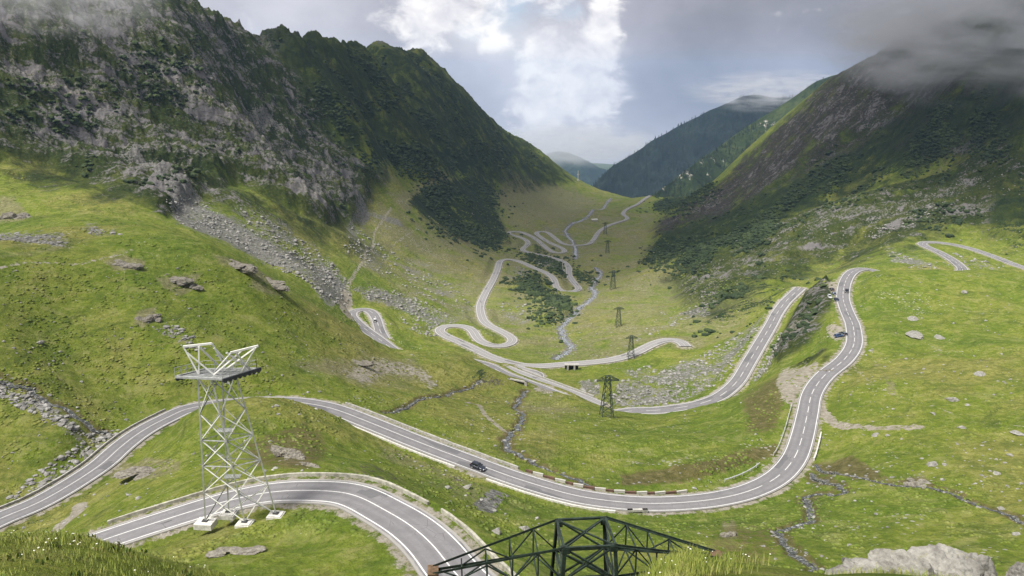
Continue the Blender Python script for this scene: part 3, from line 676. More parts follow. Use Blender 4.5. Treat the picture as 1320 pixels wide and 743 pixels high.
# ---------------------------------------------------------------- asphalt
def road_material(name, style):
    t = NT(name)
    uv = t.n('ShaderNodeUVMap', uv_map='UVMap').outputs[0]; sp = t.n('ShaderNodeSeparateXYZ', {0: uv}); x, y = sp.outputs[0], sp.outputs[1]
    co = t.n('ShaderNodeTexCoord').outputs['Object']
    n1 = t.noise(co, .35, 6, .65); n2 = t.noise(co, 6, 5, .7)
    stv = t.n('ShaderNodeCombineXYZ', {0: t.math('MULTIPLY', x, 1.0), 1: t.math('MULTIPLY', y, .03), 2: 0.0})
    n3 = t.noise(stv, 1.2, 5, .6)
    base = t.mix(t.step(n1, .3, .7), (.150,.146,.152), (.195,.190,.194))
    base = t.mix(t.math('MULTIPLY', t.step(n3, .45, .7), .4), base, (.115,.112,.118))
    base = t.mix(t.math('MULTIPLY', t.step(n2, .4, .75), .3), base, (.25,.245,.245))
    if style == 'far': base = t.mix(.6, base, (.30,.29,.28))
    # tar patches
    pv = t.n('ShaderNodeTexVoronoi', {'Vector': t.n('ShaderNodeCombineXYZ', {0: t.math('MULTIPLY', x, .45), 1: t.math('MULTIPLY', y, .09), 2: 0.0}), 'Scale': 1.0}, distance='CHEBYCHEV')
    pr = t.n('ShaderNodeSeparateColor', {0: pv.outputs['Color']}).outputs[0]
    base = t.mix(t.math('MULTIPLY', t.math('GREATER_THAN', pr, .90), .55), base, (.085,.085,.09))
    track = t.step(t.math('ABSOLUTE', t.math('SUBTRACT', t.math('ABSOLUTE', t.math('SUBTRACT', t.math('ABSOLUTE', x), 1.5)), .8)), .45, .1)
    base = t.mix(t.math('MULTIPLY', track, .22), base, (.10,.097,.10))
    crk = t.n('ShaderNodeTexVoronoi', {'Vector': co, 'Scale': .45}, feature='DISTANCE_TO_EDGE').outputs['Distance']
    crk = t.math('MULTIPLY', t.math('LESS_THAN', crk, .012), t.step(n1, .5, .6))
    base = t.mix(t.math('MULTIPLY', crk, .7), base, (.05,.05,.05))
    ax = t.math('ABSOLUTE', x)
    wear = t.step(t.noise(co, 1.1, 7, .78), .36, .50)
    lw = {'solid': .10, 'dash': .105, 'far': .10}[style]
    lpos = 2.95
    line = t.math('LESS_THAN', t.math('ABSOLUTE', t.math('SUBTRACT', ax, lpos)), lw)
    cl = t.math('LESS_THAN', ax, lw*.85)
    if style == 'dash':
        dash = t.math('LESS_THAN', t.math('FRACT', t.math('DIVIDE', y, 12.0)), .5)
        cl = t.math('MULTIPLY', cl, dash)
    if style == 'far': cl = t.math('MULTIPLY', cl, .6)
    if style == 'solid':
        s = t.math('LESS_THAN', t.math('FRACT', t.math('DIVIDE', y, 9.0)), .62)
        a = t.n('ShaderNodeAttribute', attribute_name='dashed').outputs['Fac']
        cl = t.math('MULTIPLY', cl, t.math('MAXIMUM', s, t.math('LESS_THAN', a, .5)))
    mk = t.math('MULTIPLY', t.math('MAXIMUM', line, cl), t.math('ADD', .55, t.math('MULTIPLY', wear, .45)))
    c = t.mix(mk, base, (.60,.60,.58))
    # concrete edge strip and grit
    c = t.mix(t.math('MULTIPLY', t.step(t.math('ADD', ax, t.math('MULTIPLY', n1, .5)), lpos+.50, lpos+.70), .8), c, t.mix(n2, (.18,.175,.155) if style == 'far' else (.22,.21,.19), (.30,.29,.265) if style == 'far' else (.38,.37,.345)))
    return t.out(t.bsdf(c, .85, t.bump(n2, .25, .02), 0, .25))
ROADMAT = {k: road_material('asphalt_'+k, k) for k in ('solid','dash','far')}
def ribbon_mesh(name, S, hw, lift, skirt=.9):
    T = np.gradient(S[:,:2], axis=0); T /= np.linalg.norm(T, axis=1, keepdims=True)
    Nn = np.stack([T[:,1], -T[:,0]], 1)
    L = np.concatenate([[0], np.cumsum(np.linalg.norm(np.diff(S[:,:2], axis=0), axis=1))])
    offs = [-hw, -hw, 0, hw, hw]
    cols = []
    for k, o in enumerate(offs):
        z = S[:,2]+lift - (skirt if k in (0, 4) else 0) + (0 if k != 2 else .05)
        cols.append(np.stack([S[:,0]+Nn[:,0]*o, S[:,1]+Nn[:,1]*o, z], 1))
    V = np.stack(cols, 1).reshape(-1, 3); m = len(offs); n = len(S)
    F = []; UV = []
    for k in range(m-1):
        a = np.arange(n-1)*m+k
        F.append(np.stack([a, a+1, a+1+m, a+m], 1))
        x0, x1 = offs[k], offs[k+1]
        UV.append(np.stack([np.stack([np.full(n-1, x0), L[:-1]], 1), np.stack([np.full(n-1, x1), L[:-1]], 1), np.stack([np.full(n-1, x1), L[1:]], 1), np.stack([np.full(n-1, x0), L[1:]], 1)], 1))
    F = np.concatenate(F); UV = np.concatenate(UV).reshape(-1, 2)
    return np_mesh(name, V, F, False, UV)
for nm, S, hw, style in ROADS:
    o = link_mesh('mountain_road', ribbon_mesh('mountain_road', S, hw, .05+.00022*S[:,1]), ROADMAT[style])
    tag(o, kind='structure')
    if style == 'solid':
        at = o.data.attributes.new('dashed', 'FLOAT', 'POINT')
        d = np.repeat(((S[:,1] > 172) & (S[:,0] > 40)) if nm == 'main' else np.zeros(len(S), bool), 5).astype(np.float32)
        at.data.foreach_set('value', d)
# water in the streams
def water(name, stops):
    t = NT(name); co = t.n('ShaderNodeTexCoord').outputs['Object']; nn = t.noise(co, 1.4, 6, .7)
    return t.out(t.bsdf(t.ramp(nn, stops), .18, t.bump(nn, .6, .1), 0, .5))
creek_mat = water('creek_water', [(.40, (.018,.020,.018)), (.50, (.055,.06,.055)), (.60, (.16,.17,.165)), (.67, (.55,.56,.56))])
river_mat = water('stream_water', [(.38, (.03,.036,.035)), (.50, (.11,.125,.13)), (.58, (.30,.32,.33)), (.66, (.65,.66,.66))])
for wd, path, S, ww in STREAM:
    Sg = S.copy(); Sg[:,2] = [ground_z(x, y)+.12+.0003*y for x, y in S[:,:2]]
    Sg = Sg[near_road[np.clip(np.searchsorted(yrow, S[:,1]), 0, NR-1), np.clip(((S[:,0]/S[:,1]+AMAX)/(2*AMAX)*(NC-1)).astype(int), 0, NC-1)] > .8]
    if len(Sg) < 4: continue
    Sg[:,2] = np.convolve(np.pad(Sg[:,2], 2, mode='edge'), np.ones(5)/5, 'valid')
    o = link_mesh('stream', ribbon_mesh('stream', Sg, wd*(.5 if wd > 2 else .42), 0, .3), river_mat if wd > 2 else creek_mat); tag(o, kind='structure')
# ---------------------------------------------------------------- sky and light
SUN_DIR = Vector((-.40, -.30, .87)).normalized()
sun_d = bpy.data.lights.new('sun', 'SUN'); sun = bpy.data.objects.new('sun', sun_d); COL.objects.link(sun)
sun_d.energy = 3.6; sun_d.angle = math.radians(18); sun_d.color = (1, .955, .88)
sun.rotation_euler = SUN_DIR.to_track_quat('Z', 'Y').to_euler()
def build_world():
    t = NT('World', True)
    co = t.n('ShaderNodeTexCoord').outputs['Generated']
    sky = t.n('ShaderNodeTexSky', sky_type='NISHITA', sun_disc=False)
    sky.sun_elevation = math.asin(SUN_DIR.z); sky.sun_rotation = math.atan2(SUN_DIR.x, SUN_DIR.y)
    sky.altitude = 2000
    d = t.vmath('NORMALIZE', co).outputs[0]
    def blob(u, v, ru, rv=None):
        """a soft patch of sky round one direction"""
        p = Vector(PY(u, v, 1)).normalized()
        rv = rv or ru
        X = Vector((p.y, -p.x, 0)).normalized(); Z = X.cross(p).normalized() if X.cross(p).z > 0 else p.cross(X).normalized()
        a = t.math('DIVIDE', t.vmath('DOT_PRODUCT', d, tuple(X)).outputs['Value'], ru/FPX)
        b = t.math('DIVIDE', t.math('SUBTRACT', t.vmath('DOT_PRODUCT', d, tuple(Z)).outputs['Value'], 0.0), rv/FPX)
        r = t.math('ADD', t.math('MULTIPLY', a, a), t.math('MULTIPLY', b, b))
        front = t.math('GREATER_THAN', t.vmath('DOT_PRODUCT', d, tuple(p)).outputs['Value'], 0)
        return t.math('MULTIPLY', t.math('POWER', 2.718, t.math('MULTIPLY', r, -1)), front)
    def add(*a):
        r = a[0]
        for q in a[1:]: r = t.math('ADD', r, q)
        return r
    sq = t.n('ShaderNodeMapping', {'Vector': d, 'Scale': (1, 1, 1.5)})
    n1 = t.noise(sq, 3.2, 7, .55, .3); n2 = t.noise(sq, 10, 8, .56, .25); n3 = t.noise(sq, 1.3, 4, .5)
    n2s = t.noise(t.n('ShaderNodeMapping', {'Vector': sq, 'Location': (-.02, 0, .03)}), 10, 8, .56, .25)
    # grey cloud deck
    dark = add(t.math('MULTIPLY', blob(1300, 40, 260, 150), .50), t.math('MULTIPLY', blob(930, 70, 170, 90), .12), t.math('MULTIPLY', blob(560, 130, 70, 70), .06))
    lite = add(t.math('MULTIPLY', blob(720, 90, 130, 110), .28), t.math('MULTIPLY', blob(430, 20, 160, 90), .15), t.math('MULTIPLY', blob(1010, 95, 90, 40), .25))
    k = t.math('ADD', .50, t.math('SUBTRACT', lite, dark))
    k = t.math('ADD', k, t.math('MULTIPLY', t.math('SUBTRACT', n1, .5), .95))
    k = t.math('ADD', k, t.math('MULTIPLY', t.math('SUBTRACT', n2, .5), .34))
    deck = t.ramp(k, [(.0, (.17,.175,.21)), (.3, (.27,.275,.32)), (.5, (.39,.39,.45)), (.72, (.54,.54,.60)), (1, (.74,.74,.79))])
    # the bright gap: blue sky, then sunlit cumulus in it
    gap = add(blob(660, 10, 46, 26), t.math('MULTIPLY', blob(688, 84, 36, 44), .8), t.math('MULTIPLY', blob(735, 14, 40, 24), .7), t.math('MULTIPLY', blob(705, 168, 46, 14), .6), t.math('MULTIPLY', blob(615, 45, 40, 14), .4))
    gapf = t.step(t.math('ADD', gap, t.math('MULTIPLY', t.math('SUBTRACT', n2, .5), 2.2)), .42, .95)
    blue = t.mix(.6, t.mix(1.0, sky.outputs[0], (.10,.10,.10), 'MULTIPLY'), (.50,.57,.70))
    c = t.mix(t.math('MULTIPLY', gapf, .85), deck, blue)
    cum = add(blob(585, 8, 80, 26), t.math('MULTIPLY', blob(545, 38, 34, 32), .8), t.math('MULTIPLY', blob(636, 54, 24, 12), .7), t.math('MULTIPLY', blob(703, 50, 30, 28), .9), t.math('MULTIPLY', blob(704, 6, 24, 18), .8), t.math('MULTIPLY', blob(778, 20, 24, 36), 1.0),
              blob(766, 102, 38, 60), t.math('MULTIPLY', blob(686, 130, 32, 30), 1.0), t.math('MULTIPLY', blob(735, 76, 54, 22), .8), t.math('MULTIPLY', blob(735, 145, 70, 36), .5))
    nc = t.noise(sq, 24, 10, .60, .4)
    cumn = t.math('ADD', t.math('MULTIPLY', nc, .5), t.math('MULTIPLY', n2, .5))
    cumf = t.step(t.math('ADD', cum, t.math('MULTIPLY', t.math('SUBTRACT', cumn, .5), 4.0)), .34, 1.02)
    ccol = t.ramp(t.math('ADD', t.math('MULTIPLY', nc, .5), t.math('MULTIPLY', n2s, .5)), [(.36, (.58,.58,.64)), (.47, (.78,.765,.79)), (.58, (.99,.965,.94))])
    glow = t.math('MULTIPLY', t.step(t.math('ADD', t.math('ADD', blob(660, 60, 130, 80), blob(750, 110, 80, 70)), t.math('MULTIPLY', t.math('SUBTRACT', n2, .5), 2.0)), .5, 1.4), .45)
    c = t.mix(glow, c, (.74,.73,.76))
    c = t.mix(t.math('MULTIPLY', cumf, .88), c, ccol)
    # pale veil low in the gap, and a plain cloud hemisphere elsewhere
    veil = t.math('MULTIPLY', blob(730, 196, 110, 30), .6)
    c = t.mix(veil, c, (.60,.62,.68))
    bg = t.n('ShaderNodeBackground', {'Color': t.vmath('SCALE', c, SKYK).outputs[0], 'Strength': .1})
    w_ = t.out(bg)
    sc.world = w_
SKYK = 6.2
build_world()
sc.view_settings.view_transform = 'Standard'; sc.view_settings.look = 'None'; sc.view_settings.gamma = 1
sc.view_settings.use_curve_mapping = False; sc.view_settings.exposure = 1.0
c_ = sc.cycles
c_.use_denoising = True
c_.max_bounces = 5; c_.diffuse_bounces = 2; c_.glossy_bounces = 2; c_.transmission_bounces = 3; c_.volume_bounces = 1
c_.denoiser = 'OPENIMAGEDENOISE'; c_.denoising_input_passes = 'RGB_ALBEDO_NORMAL'
c_.caustics_reflective = False; c_.caustics_refractive = False
c_.volume_step_rate = 1.0; c_.volume_max_steps = 64
# ---------------------------------------------------------------- ranges beyond the valley mouth
def hill_material(name, stops, cliff=None, scale=.012):
    t = NT(name); co = t.n('ShaderNodeTexCoord').outputs['Object']
    n = t.math('ADD', t.math('MULTIPLY', t.noise(co, scale, 8, .65), .6), t.math('MULTIPLY', t.noise(co, scale*9, 6, .7), .4))
    c = t.ramp(n, stops)
    if cliff:
        a = t.n('ShaderNodeAttribute', attribute_name='cliff').outputs['Fac']
        cn = t.noise(t.n('ShaderNodeMapping', {'Vector': co, 'Scale': (1, 1, .35)}), .045, 9, .72)
        f = t.step(t.math('ADD', a, t.math('MULTIPLY', t.math('SUBTRACT', cn, .5), 3.5)), .45, .75)
        c = t.mix(f, c, t.ramp(cn, [(.35, (.06,.058,.052)), (.5, (.22,.21,.185)), (.65, (.42,.40,.36))]))
    return t.out(t.bsdf(c, .95, t.bump(n, .6, 8), 0, .1))
def make_hill(name, sil, front, drop, back, mat, seed, rough=14, cliff=None, ncol=260, nrow=90):
    P = np.array([PY(*p) for p in sil]); d = np.concatenate([[0], np.cumsum(np.hypot(*np.diff(P[:,:2], axis=0).T))])
    L = np.linspace(0, d[-1], ncol); R = np.stack([np.interp(L, d, P[:,k]) for k in range(3)], 1)
    for k in range(3): R[:,k] = np.convolve(np.pad(R[:,k], 4, mode='edge'), np.ones(9)/9, 'valid')
    f = np.array(front, float)
    s = np.concatenate([np.linspace(1, 0, nrow)[:-1], -np.linspace(0, 1, nrow//2)])   # front foot -> ridge -> back
    V = np.zeros((len(s), ncol, 3))
    for i, t in enumerate(s):
        fr = max(t, 0); bk = max(-t, 0)
        V[i,:,0] = R[:,0]+f[0]*fr - f[0]*back*bk; V[i,:,1] = R[:,1]+f[1]*fr - f[1]*back*bk
        V[i,:,2] = R[:,2] - drop*(fr**.9) - drop*.9*bk**1.1
    amp = np.minimum(1, np.abs(s)*6+.12)[:,None]
    x, y = V[...,0], V[...,1]
    V[...,2] += (fbm(x/160, y/160, 4, seed, ridged=True)*rough*2 + fbm(x/35, y/35, 3, seed+7)*rough*.5)*amp
    ii = np.arange(V.shape[0]*ncol).reshape(V.shape[0], ncol)
    F = np.stack([ii[:-1,:-1], ii[:-1,1:], ii[1:,1:], ii[1:,:-1]], 2).reshape(-1, 4)
    me = np_mesh(name, V.reshape(-1, 3), F)
    o = link_mesh(name, me, mat); tag(o, kind='structure')
    if cliff is not None:
        u, v = project(x, y, V[...,2]); m = np.zeros(u.shape)
        for (cu, cv, ru, rv, a) in cliff: m = np.maximum(m, a*np.exp(-((u-cu)/ru)**2-((v-cv)/rv)**2))
        at = me.attributes.new('cliff', 'FLOAT', 'POINT'); at.data.foreach_set('value', m.ravel().astype(np.float32))
    return o, V
MID = [(1180,86,2150),(1120,86,2300),(1097,92,2320),(1075,97,2330),(1050,107,2330),(1030,121,2320),(1013,133,2310),(985,150,2290),(960,166,2260),(935,184,2220),(905,205,2170),(882,222,2130),(862,238,2090),(846,250,2060),(825,262,2030)]
hill_mid, V_mid = make_hill('hill', MID, (-240,-330), 330, 1.6, hill_material('wooded_hill', [(.35, (.012,.021,.013)), (.5, (.026,.041,.019)), (.62, (.055,.072,.028)), (.75, (.11,.11,.055))], True), 300, 13,
    cliff=[(868,222,26,12,.62),(840,238,20,9,.62),(1000,160,32,7,.45),(905,208,20,8,.35)])
FAR = [(1160,100,3300),(1060,110,3450),(1030,126,3500),(1000,128,3550),(972,122,3600),(950,128,3600),(925,139,3600),(900,151,3600),(870,166,3580),(845,180,3550),(825,193,3520),(805,206,3480),(790,215,3440),(778,226,3400),(762,243,3350),(745,262,3300)]
hill_far, V_far = make_hill('hill', FAR, (-300,-620), 620, 1.5, hill_material('forest_hill', [(.35, (.006,.010,.010)), (.5, (.011,.018,.016)), (.65, (.026,.035,.024))]), 330, 26)
DIST = [(620,235,6300),(665,212,6400),(690,204,6500),(705,199,6500),(720,195,6500),(738,199,6500),(755,207,6500),(772,216,6500),(800,226,6600),(860,232,6600),(940,225,6600)]
hill_dist, V_dist = make_hill('hill', DIST, (0,-900), 500, 1.4, hill_material('distant_hill', [(.35, (.012,.022,.016)), (.6, (.03,.045,.026))]), 360, 22)
# low country that the valley opens on to
gx = np.linspace(-6500, 6500, 90); gy = np.linspace(2450, 9300, 70)
LX, LY = np.meshgrid(gx, gy); LZ = -960 + fbm(LX/900, LY/900, 3, 380)*60
ii = np.arange(LX.size).reshape(LX.shape)
low = link_mesh('low_country', np_mesh('low_country', np.stack([LX, LY, LZ], 2).reshape(-1, 3), np.stack([ii[:-1,:-1], ii[:-1,1:], ii[1:,1:], ii[1:,:-1]], 2).reshape(-1, 4)),
    hill_material('low_country', [(.35, (.03,.05,.02)), (.55, (.08,.10,.04)), (.7, (.14,.13,.06))], scale=.003)); tag(low, kind='structure')
# conifers on the far slopes, too many to count
def forest(Vg, n, hmin, hmax, zone, seed):
    r = np.random.default_rng(seed); nr, nc = Vg.shape[:2]; out_v, out_f = [], []; k = 0
    while k < n:
        a, b = r.random()*(nr-2), r.random()*(nc-2); i, j = int(a), int(b)
        p = Vg[i,j]*(1-(a-i))*(1-(b-j)) + Vg[i+1,j]*(a-i)*(1-(b-j)) + Vg[i,j+1]*(1-(a-i))*(b-j) + Vg[i+1,j+1]*(a-i)*(b-j)
        if not zone(i/nr, j/nc, p, r): 
            k += .02; continue
        h = hmin+(hmax-hmin)*r.random()**1.5; w_ = h*(.17+.08*r.random()); base = len(out_v); ph = r.random()*6
        for lv, (z, q) in enumerate(((-.1, 1.0), (.45, .62))):
            for m in range(5):
                t_ = ph+m*1.2566+lv*.6; out_v.append((p[0]+math.cos(t_)*w_*q, p[1]+math.sin(t_)*w_*q, p[2]+z*h))
            out_v.append((p[0], p[1], p[2]+h*(.62 if lv == 0 else 1.0)))
            q0 = base+lv*6
            for m in range(5): out_f.append((q0+m, q0+(m+1) % 5, q0+5))
        k += 1
    return out_v, out_f
fv, ff = forest(V_far, 7000, 9, 18, lambda a, b, p, r: a < .72 and pnoise(np.array([p[0]/220]), np.array([p[1]/220]), 5)[0] > -.25, 4)
v2, f2 = forest(V_mid, 3600, 4, 8, lambda a, b, p, r: .12 < a < .67 and b > .2 and (pnoise(np.array([p[0]/90]), np.array([p[1]/90]), 6)[0] > .05-b*.5), 5)
b0_ = len(fv); fv += v2; ff += [tuple(i+b0_ for i in f) for f in f2]
t = NT('conifer_green'); co = t.n('ShaderNodeTexCoord').outputs['Object']; n_ = t.noise(co, .08, 4, .6)
conifer_mat = t.out(t.bsdf(t.ramp(n_, [(.3, (.007,.013,.011)), (.55, (.014,.024,.017)), (.75, (.030,.044,.026))]), .9))
me = bpy.data.meshes.new('conifer_forest'); me.from_pydata(fv, [], ff); me.update()
tag(link_mesh('conifer_forest', me, conifer_mat), kind='stuff')
# ---------------------------------------------------------------- the air
def cube_mesh(name, lo, hi):
    b = MB(); b.box([(a+c)/2 for a, c in zip(lo, hi)], [c-a for a, c in zip(lo, hi)])
    return b
t = NT('haze_air')
t.out(None, t.n('ShaderNodeVolumePrincipled', {'Color': (.42,.64,1.0,1), 'Density': .000048, 'Anisotropy': .15}))
haze = cube_mesh('haze', (-7000,-400,-1100), (7000,9800,215)).build('haze', t.m); tag(haze, kind='stuff')
def cloud_material(name, dens, scale, lo, hi, col=(.93,.94,.97)):
    t = NT(name); co = t.n('ShaderNodeTexCoord').outputs['Object']
    n = t.noise(co, scale, 6, .62, .5)
    # thins out towards the rim of the bank
    r = t.vmath('LENGTH', co).outputs['Value']
    f = t.math('MULTIPLY', t.step(n, lo, hi), t.step(r, 1.0, .45))
    t.out(None, t.n('ShaderNodeVolumePrincipled', {'Color': (*col, 1), 'Density': t.math('MULTIPLY', f, dens), 'Anisotropy': .2}))
    return t.m
def mist_or_shade_cloud(name, loc, rad, mat, seed):
    bm = bmesh.new(); bmesh.ops.create_icosphere(bm, subdivisions=3, radius=1)
    me = bpy.data.meshes.new(name); bm.to_mesh(me); bm.free()
    o = link_mesh(name, me, mat); o.location = loc; o.scale = rad; tag(o, kind='stuff')
    return o
mist_mat = cloud_material('mist', .020, 3.2, .38, .66)
mist_or_shade_cloud('mist_bank', PY(1325, 50, 880), (230, 260, 84), mist_mat, 1)
mist_or_shade_cloud('mist_bank', PY(1215, 28, 1060), (170, 160, 64), mist_mat, 2)
mist_or_shade_cloud('mist_bank', PY(60, -6, 560), (90, 90, 34), cloud_material('thin_mist', .014, 2.0, .4, .7), 3)
mist_or_shade_cloud('mist_bank', PY(1010, 118, 3480), (480, 420, 105), cloud_material('far_mist', .0075, 4.2, .43, .70), 4)
mist_or_shade_cloud('mist_bank', PY(742, 186, 4700), (620, 500, 150), cloud_material('gap_mist', .0045, 3.0, .34, .66), 5)
# broken cloud deck added unseen above the frame to keep the right mountainside and the far valley in shade
t = NT('shade_cloud'); t.out(None, t.n('ShaderNodeVolumePrincipled', {'Color': (.94,.95,.97,1), 'Density': .009, 'Anisotropy': .2}))
def deck(loc, rad, seed):
    bm = bmesh.new(); bmesh.ops.create_icosphere(bm, subdivisions=5, radius=1)
    V = np.array([v.co[:] for v in bm.verts])
    k = 1 + .28*fbm(V[:,0]*1.6+seed+V[:,2], V[:,1]*1.6+V[:,2]*.7, 4, 400+seed)
    for v, s_ in zip(bm.verts, k): v.co *= float(s_)
    me = bpy.data.meshes.new('mist_or_shade_cloud'); bm.to_mesh(me); bm.free(); me.polygons.foreach_set('use_smooth', [True]*len(me.polygons))
    o = link_mesh('mist_or_shade_cloud', me, t.m); o.location = loc; o.scale = rad; tag(o, kind='stuff')
DECKM = t.m
for loc, rad, sd in (((405, 790, 345), (300, 470, 85), 1), ((410, 1540, 360), (210, 300, 80), 4), ((-225, 1130, 420), (410, 620, 85), 3)):
    deck(loc, rad, sd)

t = NT('thin_shade_cloud'); t.out(None, t.n('ShaderNodeVolumePrincipled', {'Color': (.94,.95,.97,1), 'Density': .0022, 'Anisotropy': .2}))
deck((-350, 110, 400), (175, 150, 70), 6)  # thin cloud added out of view to shade the left hill
# ---------------------------------------------------------------- materials of the built things
STEEL = simple_mat('galvanised_steel', (.42,.43,.42), .55, .35, .2, 1.5)
PALE = simple_mat('pale_painted_steel', (.70,.70,.66), .5, 0, .12, 1.5)
DARKSTEEL = simple_mat('dark_grease_steel', (.06,.06,.065), .6, .3, .3, 3)
GREENSTEEL = simple_mat('green_painted_steel', (.022,.034,.026), .5, .1, .5, 4)
RUSTY = simple_mat('rusty_steel', (.13,.085,.05), .8, .2, .4, 5)
FARSTEEL = simple_mat('weathered_green_steel', (.045,.065,.05), .7, .1, .3, 1)
WALLC = simple_mat('weathered_concrete', (.33,.32,.265), .95, 0, .35, 1.1)
CONC = simple_mat('pale_concrete', (.52,.51,.47), .9, 0, .25, 2.2)
CONCGREY = simple_mat('grey_concrete', (.36,.35,.32), .9, 0, .3, 1.6)
GLASSY = simple_mat('porcelain', (.16,.08,.05), .3, 0, .2, 4)
DARKHOLE = simple_mat('shade_dark_masonry', (.05,.047,.042), .95, 0, .4, 2)  # near black that stands in for shade inside the culvert openings
def v3(p): return Vector(p)
# ---------------------------------------------------------------- cable car tower beside the near bend
def build_tower():
    base = [PZ(265,676,-60.6), PZ(316,679,-60.8), PZ(356,667,-60.2), PZ(295,664,-60.2)]
    top = [(-41.7,96.3), (-39.7,96.0), (-37.2,97.8), (-39.2,98.3)]
    zt = -38.2
    root = empty('cable_car_tower', (sum(p[0] for p in base)/4, sum(p[1] for p in base)/4, -60.6))
    tag(root, 'white steel lattice cable car tower with a wide top platform beside the near road bend', 'cable car tower')
    o3 = Vector(root.location)
    L = lambda p: Vector(p)-o3
    B = [L((p[0], p[1], max(p[2], ground_z(p[0], p[1]))+.5)) for p in base]; T = [L((x, y, zt)) for x, y in top]
    for i, b in enumerate(B):
        s = (2.6, 2.0, .9) if i == 0 else (2.2, 1.9, .7)
        mb = MB(); mb.box((b.x, b.y, b.z-.45), s, -.1); mb.box((b.x, b.y, b.z-.02), (s[0]*.86, s[1]*.86, .1), -.1)
        f = mb.build('footing', CONC, root); bv = f.modifiers.new('edge', 'BEVEL'); bv.width = .06; bv.segments = 2
        st = MB().box((b.x, b.y, b.z+.1), (.75, .65, .18), -.1); st.build('base_plate', DARKSTEEL, f)
    for b, t_ in zip(B, T): MB().angle(b, t_, .21, .045).build('leg', STEEL, root)
    lv = [0, .21, .40, .58, .76, 1.0]
    for k in range(5):
        a, c = lv[k], lv[k+1]
        for i in range(4):
            j = (i+1) % 4
            p0 = B[i].lerp(T[i], a); p1 = B[j].lerp(T[j], a); q0 = B[i].lerp(T[i], c); q1 = B[j].lerp(T[j], c)
            m = PALE if (i+k) % 2 == 0 or i == 0 else STEEL
            MB().angle(p0, q1, .125, .03).build('brace', PALE, root)
            MB().angle(p1, q0, .125, .03, .8).build('brace', m, root)
            if k in (1, 2, 4): MB().angle(q0, q1, .12, .03).build('brace', STEEL, root)
    for fr, wd in ((.30, (2.3, 1.0)), (.63, (2.4, 1.1))):
        c = sum((B[i].lerp(T[i], fr) for i in range(4)), Vector())/4
        mb = MB()
        for q in range(-5, 6): mb.box((c.x+q*wd[0]/11, c.y, c.z), (.15, wd[1], .05), .1)
        mb.box((c.x, c.y-wd[1]/2, c.z), (wd[0], .08, .1)); mb.box((c.x, c.y+wd[1]/2, c.z), (wd[0], .08, .1))
        mb.build('catwalk', STEEL, root)
    # platform
    P = [L(PZ(*p)) for p in ((226,486.5,-38), (287,489.5,-38), (331,476,-38), (264,477,-38))]
    mb = MB(); up = Vector((0,0,.16))
    for k in range(16):
        a_, b_ = k/16, (k+.42)/16
        q = [P[0].lerp(P[1], a_), P[0].lerp(P[1], b_), P[3].lerp(P[2], b_), P[3].lerp(P[2], a_)]
        mb.add(q+[p+up*.5 for p in q], [(3,2,1,0),(4,5,6,7),(0,1,5,4),(1,2,6,5),(2,3,7,6),(3,0,4,7)])
    mb.build('platform_deck', STEEL, root)
    mb = MB()
    for i in range(4):
        j = (i+1) % 4; mb.bar(P[i]+up*.3, P[j]+up*.3, .22, .3)
    for k in (.33, .66): mb.bar(P[0].lerp(P[1], k)-up*.5, P[3].lerp(P[2], k)-up*.5, .22, .25)
    mb.build('platform_beam', STEEL, root)
    mb = MB()
    for (i, j) in ((0, 3), (3, 2), (1, 2)):
        for hgt in (.55, 1.1): mb.bar(P[i]+Vector((0,0,hgt+.2)), P[j]+Vector((0,0,hgt+.2)), .05)
        for k in range(6):
            q = P[i].lerp(P[j], k/5); mb.bar(q+up, q+Vector((0,0,1.3)), .06)
    mb.build('railing', STEEL, root)
    # sheave trains along both rope lines
    for (a, b) in ((P[1], P[2]+(P[2]-P[1])*.12), (P[0], P[3]+(P[3]-P[0])*.05)):
        dn = Vector((0,0,-.12)); mb = MB(); mb.bar(a+dn, b+dn, .34, .42); tr = mb.build('sheave_train', DARKSTEEL, root)
        d = (b-a).normalized(); s_ = Vector((d.y, -d.x, 0))
        for k in range(8):
            q = a.lerp(b, (k+.5)/8)+Vector((0,0,-.32)); MB().cyl(None, .27, q-s_*.1, q+s_*.1, 14).build('wheel', DARKSTEEL, tr)
    # gantries
    for beam, struts in ((((236,447,-34), (273,443,-33.8)), (((256,483,-38),(236,447,-34)), ((256,483,-38),(256,447.5,-34)), ((275,483,-38),(241,455,-34.7)), ((292,477,-38),(273,443,-33.8)), ((283,473,-38),(256,447,-34)), ((300,474,-38),(276,449,-34.3)))),
                         (((297,455,-34.4), (333,446,-33.9)), (((275,484,-38),(314,451,-34.2)), ((277,479,-38),(299,454,-34.4)), ((310,482,-38),(330,448,-34)), ((322,477,-38),(302,453,-34.3)), ((286,480,-38),(333,446,-33.9)), ((318,473,-38),(292,455,-34.6))))):
        mb = MB(); mb.bar(L(PZ(*beam[0])), L(PZ(*beam[1])), .22, .26)
        g_ = mb.build('gantry', PALE, root)
        for a, b in struts: MB().angle(L(PZ(*a)), L(PZ(*b)), .2, .05).build('strut', PALE, g_)
    return root
build_tower()
